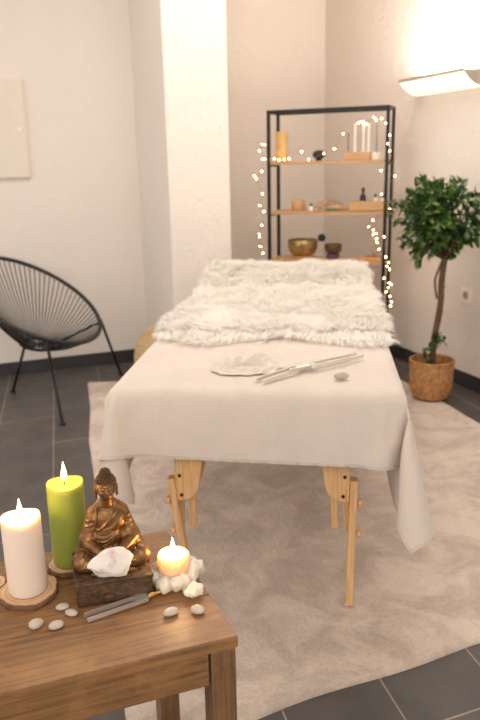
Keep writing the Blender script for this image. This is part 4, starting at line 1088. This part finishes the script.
# ------------------------------------------------------------ potted tree
def tree():
    p0 = Vector((1.012, 3.655, 0)); zf = .017
    t = thing('potted_tree', 'small green leafy tree in a woven basket pot beside the socket', 'potted plant', p0)
    H_ = .205; seg = 96; nr = 78; V = []
    def rad(z): return .084+.024*min(1, z/.06)**.8+.006*(z/H_)
    rows = []
    for j in range(nr+1):
        z = H_*j/nr; rows.append((rad(z), z, 1))
    for j in range(10): rows.append((rad(H_)-.008-.0006*j, H_-.006*j, 0))
    for r_, z, o_ in rows:
        coil = .0022*abs(math.sin(PI*z/.0155)) if o_ else 0
        for k in range(seg):
            a_ = 2*PI*k/seg; wv = .0010*math.sin(a_*48+(int(z/.0155) % 2)*PI) if o_ else 0
            rr = r_+coil+wv; V.append((rr*math.cos(a_), rr*math.sin(a_), z+zf+.001))
    F_ = [(j*seg+k, j*seg+(k+1) % seg, (j+1)*seg+(k+1) % seg, (j+1)*seg+k) for j in range(len(rows)-1) for k in range(seg)]
    pot = np_obj('basket_pot', V, F_, M_BASKET, t)
    bm = bmesh.new(); tube(bm, [Vector(((rad(H_)-.003)*math.cos(a_), (rad(H_)-.003)*math.sin(a_), H_+zf)) for a_ in np.linspace(0, 2*PI, 60)[:-1]], .007, 8, closed=True); obj('rim', bm, M_BASKET, pot, True)
    bm = bmesh.new(); lathe(bm, [(0, zf+.165), (.04, zf+.170), (.099, zf+.160), (.090, zf+.001), (0, zf+.001)], 40); obj('soil', bm, M_SOIL, t, True)
    tp = [(.005, 0, .16), (.004, .0, .25), (.006, 0, .34), (.022, 0, .45), (.030, 0, .54), (.028, .0, .62), (.034, 0, .71), (.044, 0, .80)]
    tr = [.018, .0165, .016, .0165, .0155, .016, .0155, .014]
    bm = bmesh.new(); tube(bm, smooth_path([Vector(q) for q in tp], 5), list(np.interp(np.linspace(0, 1, 36), np.linspace(0, 1, 8), tr)), 12)
    for k in range(3): # small stubs
        z = (.36, .47, .60)[k]; tube(bm, [(.015+.004*k, 0, z), (.04+.006*k, -.01, z+.012)], [.005, .002], 6)
    cen = Vector((-.004, -.02, .955)); RX, RY, RZ = .222, .20, .200
    rr = random.Random(3); br = []
    for k in range(34):
        a_ = rr.uniform(0, 2*PI); el = rr.uniform(-.5, 1.5); d = Vector((math.cos(a_)*math.cos(el), math.sin(a_)*math.cos(el), math.sin(el)))
        e = cen+Vector((d.x*RX, d.y*RY, d.z*RZ))*rr.uniform(.55, .88); s = Vector((.044, 0, .78+rr.uniform(-.05, .03)))
        m_ = (s+e)/2+Vector((0, 0, -.02)); tube(bm, [s, m_, e], [.007, .0045, .002], 6); br.append((s, m_, e))
    # forked second stem curling by the trunk
    tube(bm, smooth_path([Vector((.006, -.012, .55)), Vector((-.012, -.02, .64)), Vector((.004, -.018, .70)), Vector((.03, -.01, .76))], 4), .006, 7)
    obj('trunk', bm, M_TRUNK, t, True)
    # leaves
    def leaves(n, gen, seedv):
        r_ = np.random.default_rng(seedv); V = []; F_ = []
        for k in range(n):
            c, d, L = gen(r_); d = d.normalized()
            up = Vector((r_.normal()*.5, r_.normal()*.5, 1)).normalized(); x = d.cross(up)
            if x.length < .1: x = Vector((1, 0, 0))
            x.normalize(); n_ = x.cross(d); w = L*r_.uniform(.17, .235); curl = r_.uniform(.05, .3)*L
            b = len(V); prof = [(0, .08), (.2, .72), (.45, 1), (.7, .78), (.88, .36), (1, .02)]
            for tt, ww in prof:
                cc = c+d*(L*tt)-n_*(curl*tt*tt)
                V += [tuple(cc-x*(w*ww)+n_*(w*.25*ww)), tuple(cc), tuple(cc+x*(w*ww)+n_*(w*.25*ww))]
            for i in range(5):
                q = b+i*3; F_ += [(q, q+1, q+4, q+3), (q+1, q+2, q+5, q+4)]
        return V, F_
    tufts = []
    rg = np.random.default_rng(11)
    while len(tufts) < 235:
        d = rg.normal(size=3); d /= np.linalg.norm(d); r_ = rg.random()**.38
        bump_ = 1+.25*noise.noise(Vector(d)*1.9+Vector((3, 1, 2)))
        q = Vector((d[0]*RX, d[1]*RY, d[2]*RZ))*r_*bump_*.93
        if q.z < -.12 and abs(q.x) > .13: continue
        if noise.noise((cen+q)*9) < -.28: continue
        tufts.append((cen+q, Vector(d)))
    # three little outliers at upper right, top and the left lobe
    for q in ((-.225, -.02, 1.0), (-.20, -.03, .96), (-.235, -.02, 1.03), (.07, 0, 1.13), (.09, 0, 1.12), (-.09, .0, 1.13), (-.17, 0, .88), (-.13, -.02, .80), (-.10, -.04, .76)):
        tufts.append((Vector(q), (Vector(q)-cen).normalized()))
    def gen(r_):
        c, d = tufts[r_.integers(0, len(tufts))]
        dd = Vector(r_.normal(size=3))*.75+d*.9+Vector((0, 0, .15))
        return c+Vector(r_.normal(size=3))*.010, dd, r_.uniform(.034, .058)
    V, F_ = leaves(1900, gen, 21)
    np_obj('foliage', V, F_, M_LEAF, t)
    st = [Vector((-.035, -.05, .20)), Vector((-.05, -.055, .26)), Vector((-.02, -.045, .30)), Vector((.012, -.04, .35)), (Vector((.035, -.04, .33)))]
    def gen2(r_):
        return st[r_.integers(0, 5)]+Vector(r_.normal(size=3))*.009, Vector(r_.normal(size=3))+Vector((-.2, -.3, .6)), r_.uniform(.03, .048)
    V, F_ = leaves(75, gen2, 5)
    bm = bmesh.new()
    sp_ = np_obj('basal_shoots', V, F_, M_LEAF, t)
tree()

# ------------------------------------------------------------ lights
def area(name, loc, target, size, energy, color, sy=None):
    ld = bpy.data.lights.new(name, 'AREA'); ld.energy = energy; ld.color = color; ld.size = size
    if sy: ld.shape = 'RECTANGLE'; ld.size_y = sy
    o = bpy.data.objects.new(name, ld); COL.objects.link(o); o.location = loc
    o.rotation_euler = (Vector(target)-Vector(loc)).to_track_quat('-Z', 'Y').to_euler(); return o
up = RW+Vector((0, 0, 1.668))-RU*.085+RV*(-.037)
L = area('uplight', up, up+Vector((-.12, -.04, 1)), .50, 10, (1, .91, .80), .10)
L.rotation_euler = (PI-.18, 0, TH+PI/2)
area('fill_light', Vector((.1, -.6, 2.45)), (-.3, 3.6, 1.1), 1.4, 14, (1, .93, .86))  # added soft fill from behind the camera, no known fixture there
area('fill_light', Vector((.15, 2.9, 2.58)), (.15, 2.95, 0), 1.6, 19, (1, .93, .86))  # added overhead fill to brighten the bed and far walls, unseen
w = bpy.data.worlds.new('World'); bpy.context.scene.world = w; w.use_nodes = True
w.node_tree.nodes['Background'].inputs[0].default_value = (1, .915, .84, 1); w.node_tree.nodes['Background'].inputs[1].default_value = 1.0

# ------------------------------------------------------------ camera
cd = bpy.data.cameras.new('camera'); cam = bpy.data.objects.new('camera', cd); COL.objects.link(cam)
cd.sensor_fit = 'VERTICAL'; cd.sensor_height = 36; cd.sensor_width = 24; cd.lens = 36
Mx = Matrix((CRt, CU, -FW)).transposed().to_4x4(); Mx.translation = CAMP; cam.matrix_world = Mx
cd.dof.use_dof = True; cd.dof.focus_distance = 1.36; cd.dof.aperture_fstop = 5.0
cd.clip_start = .05
sc = bpy.context.scene; sc.camera = cam
sc.cycles.max_bounces = 24; sc.cycles.diffuse_bounces = 14; sc.cycles.transmission_bounces = 14
sc.view_settings.view_transform = 'Standard'; sc.view_settings.look = 'None'; sc.view_settings.gamma = 1; sc.view_settings.use_curve_mapping = False
sc.view_settings.exposure = 0.78
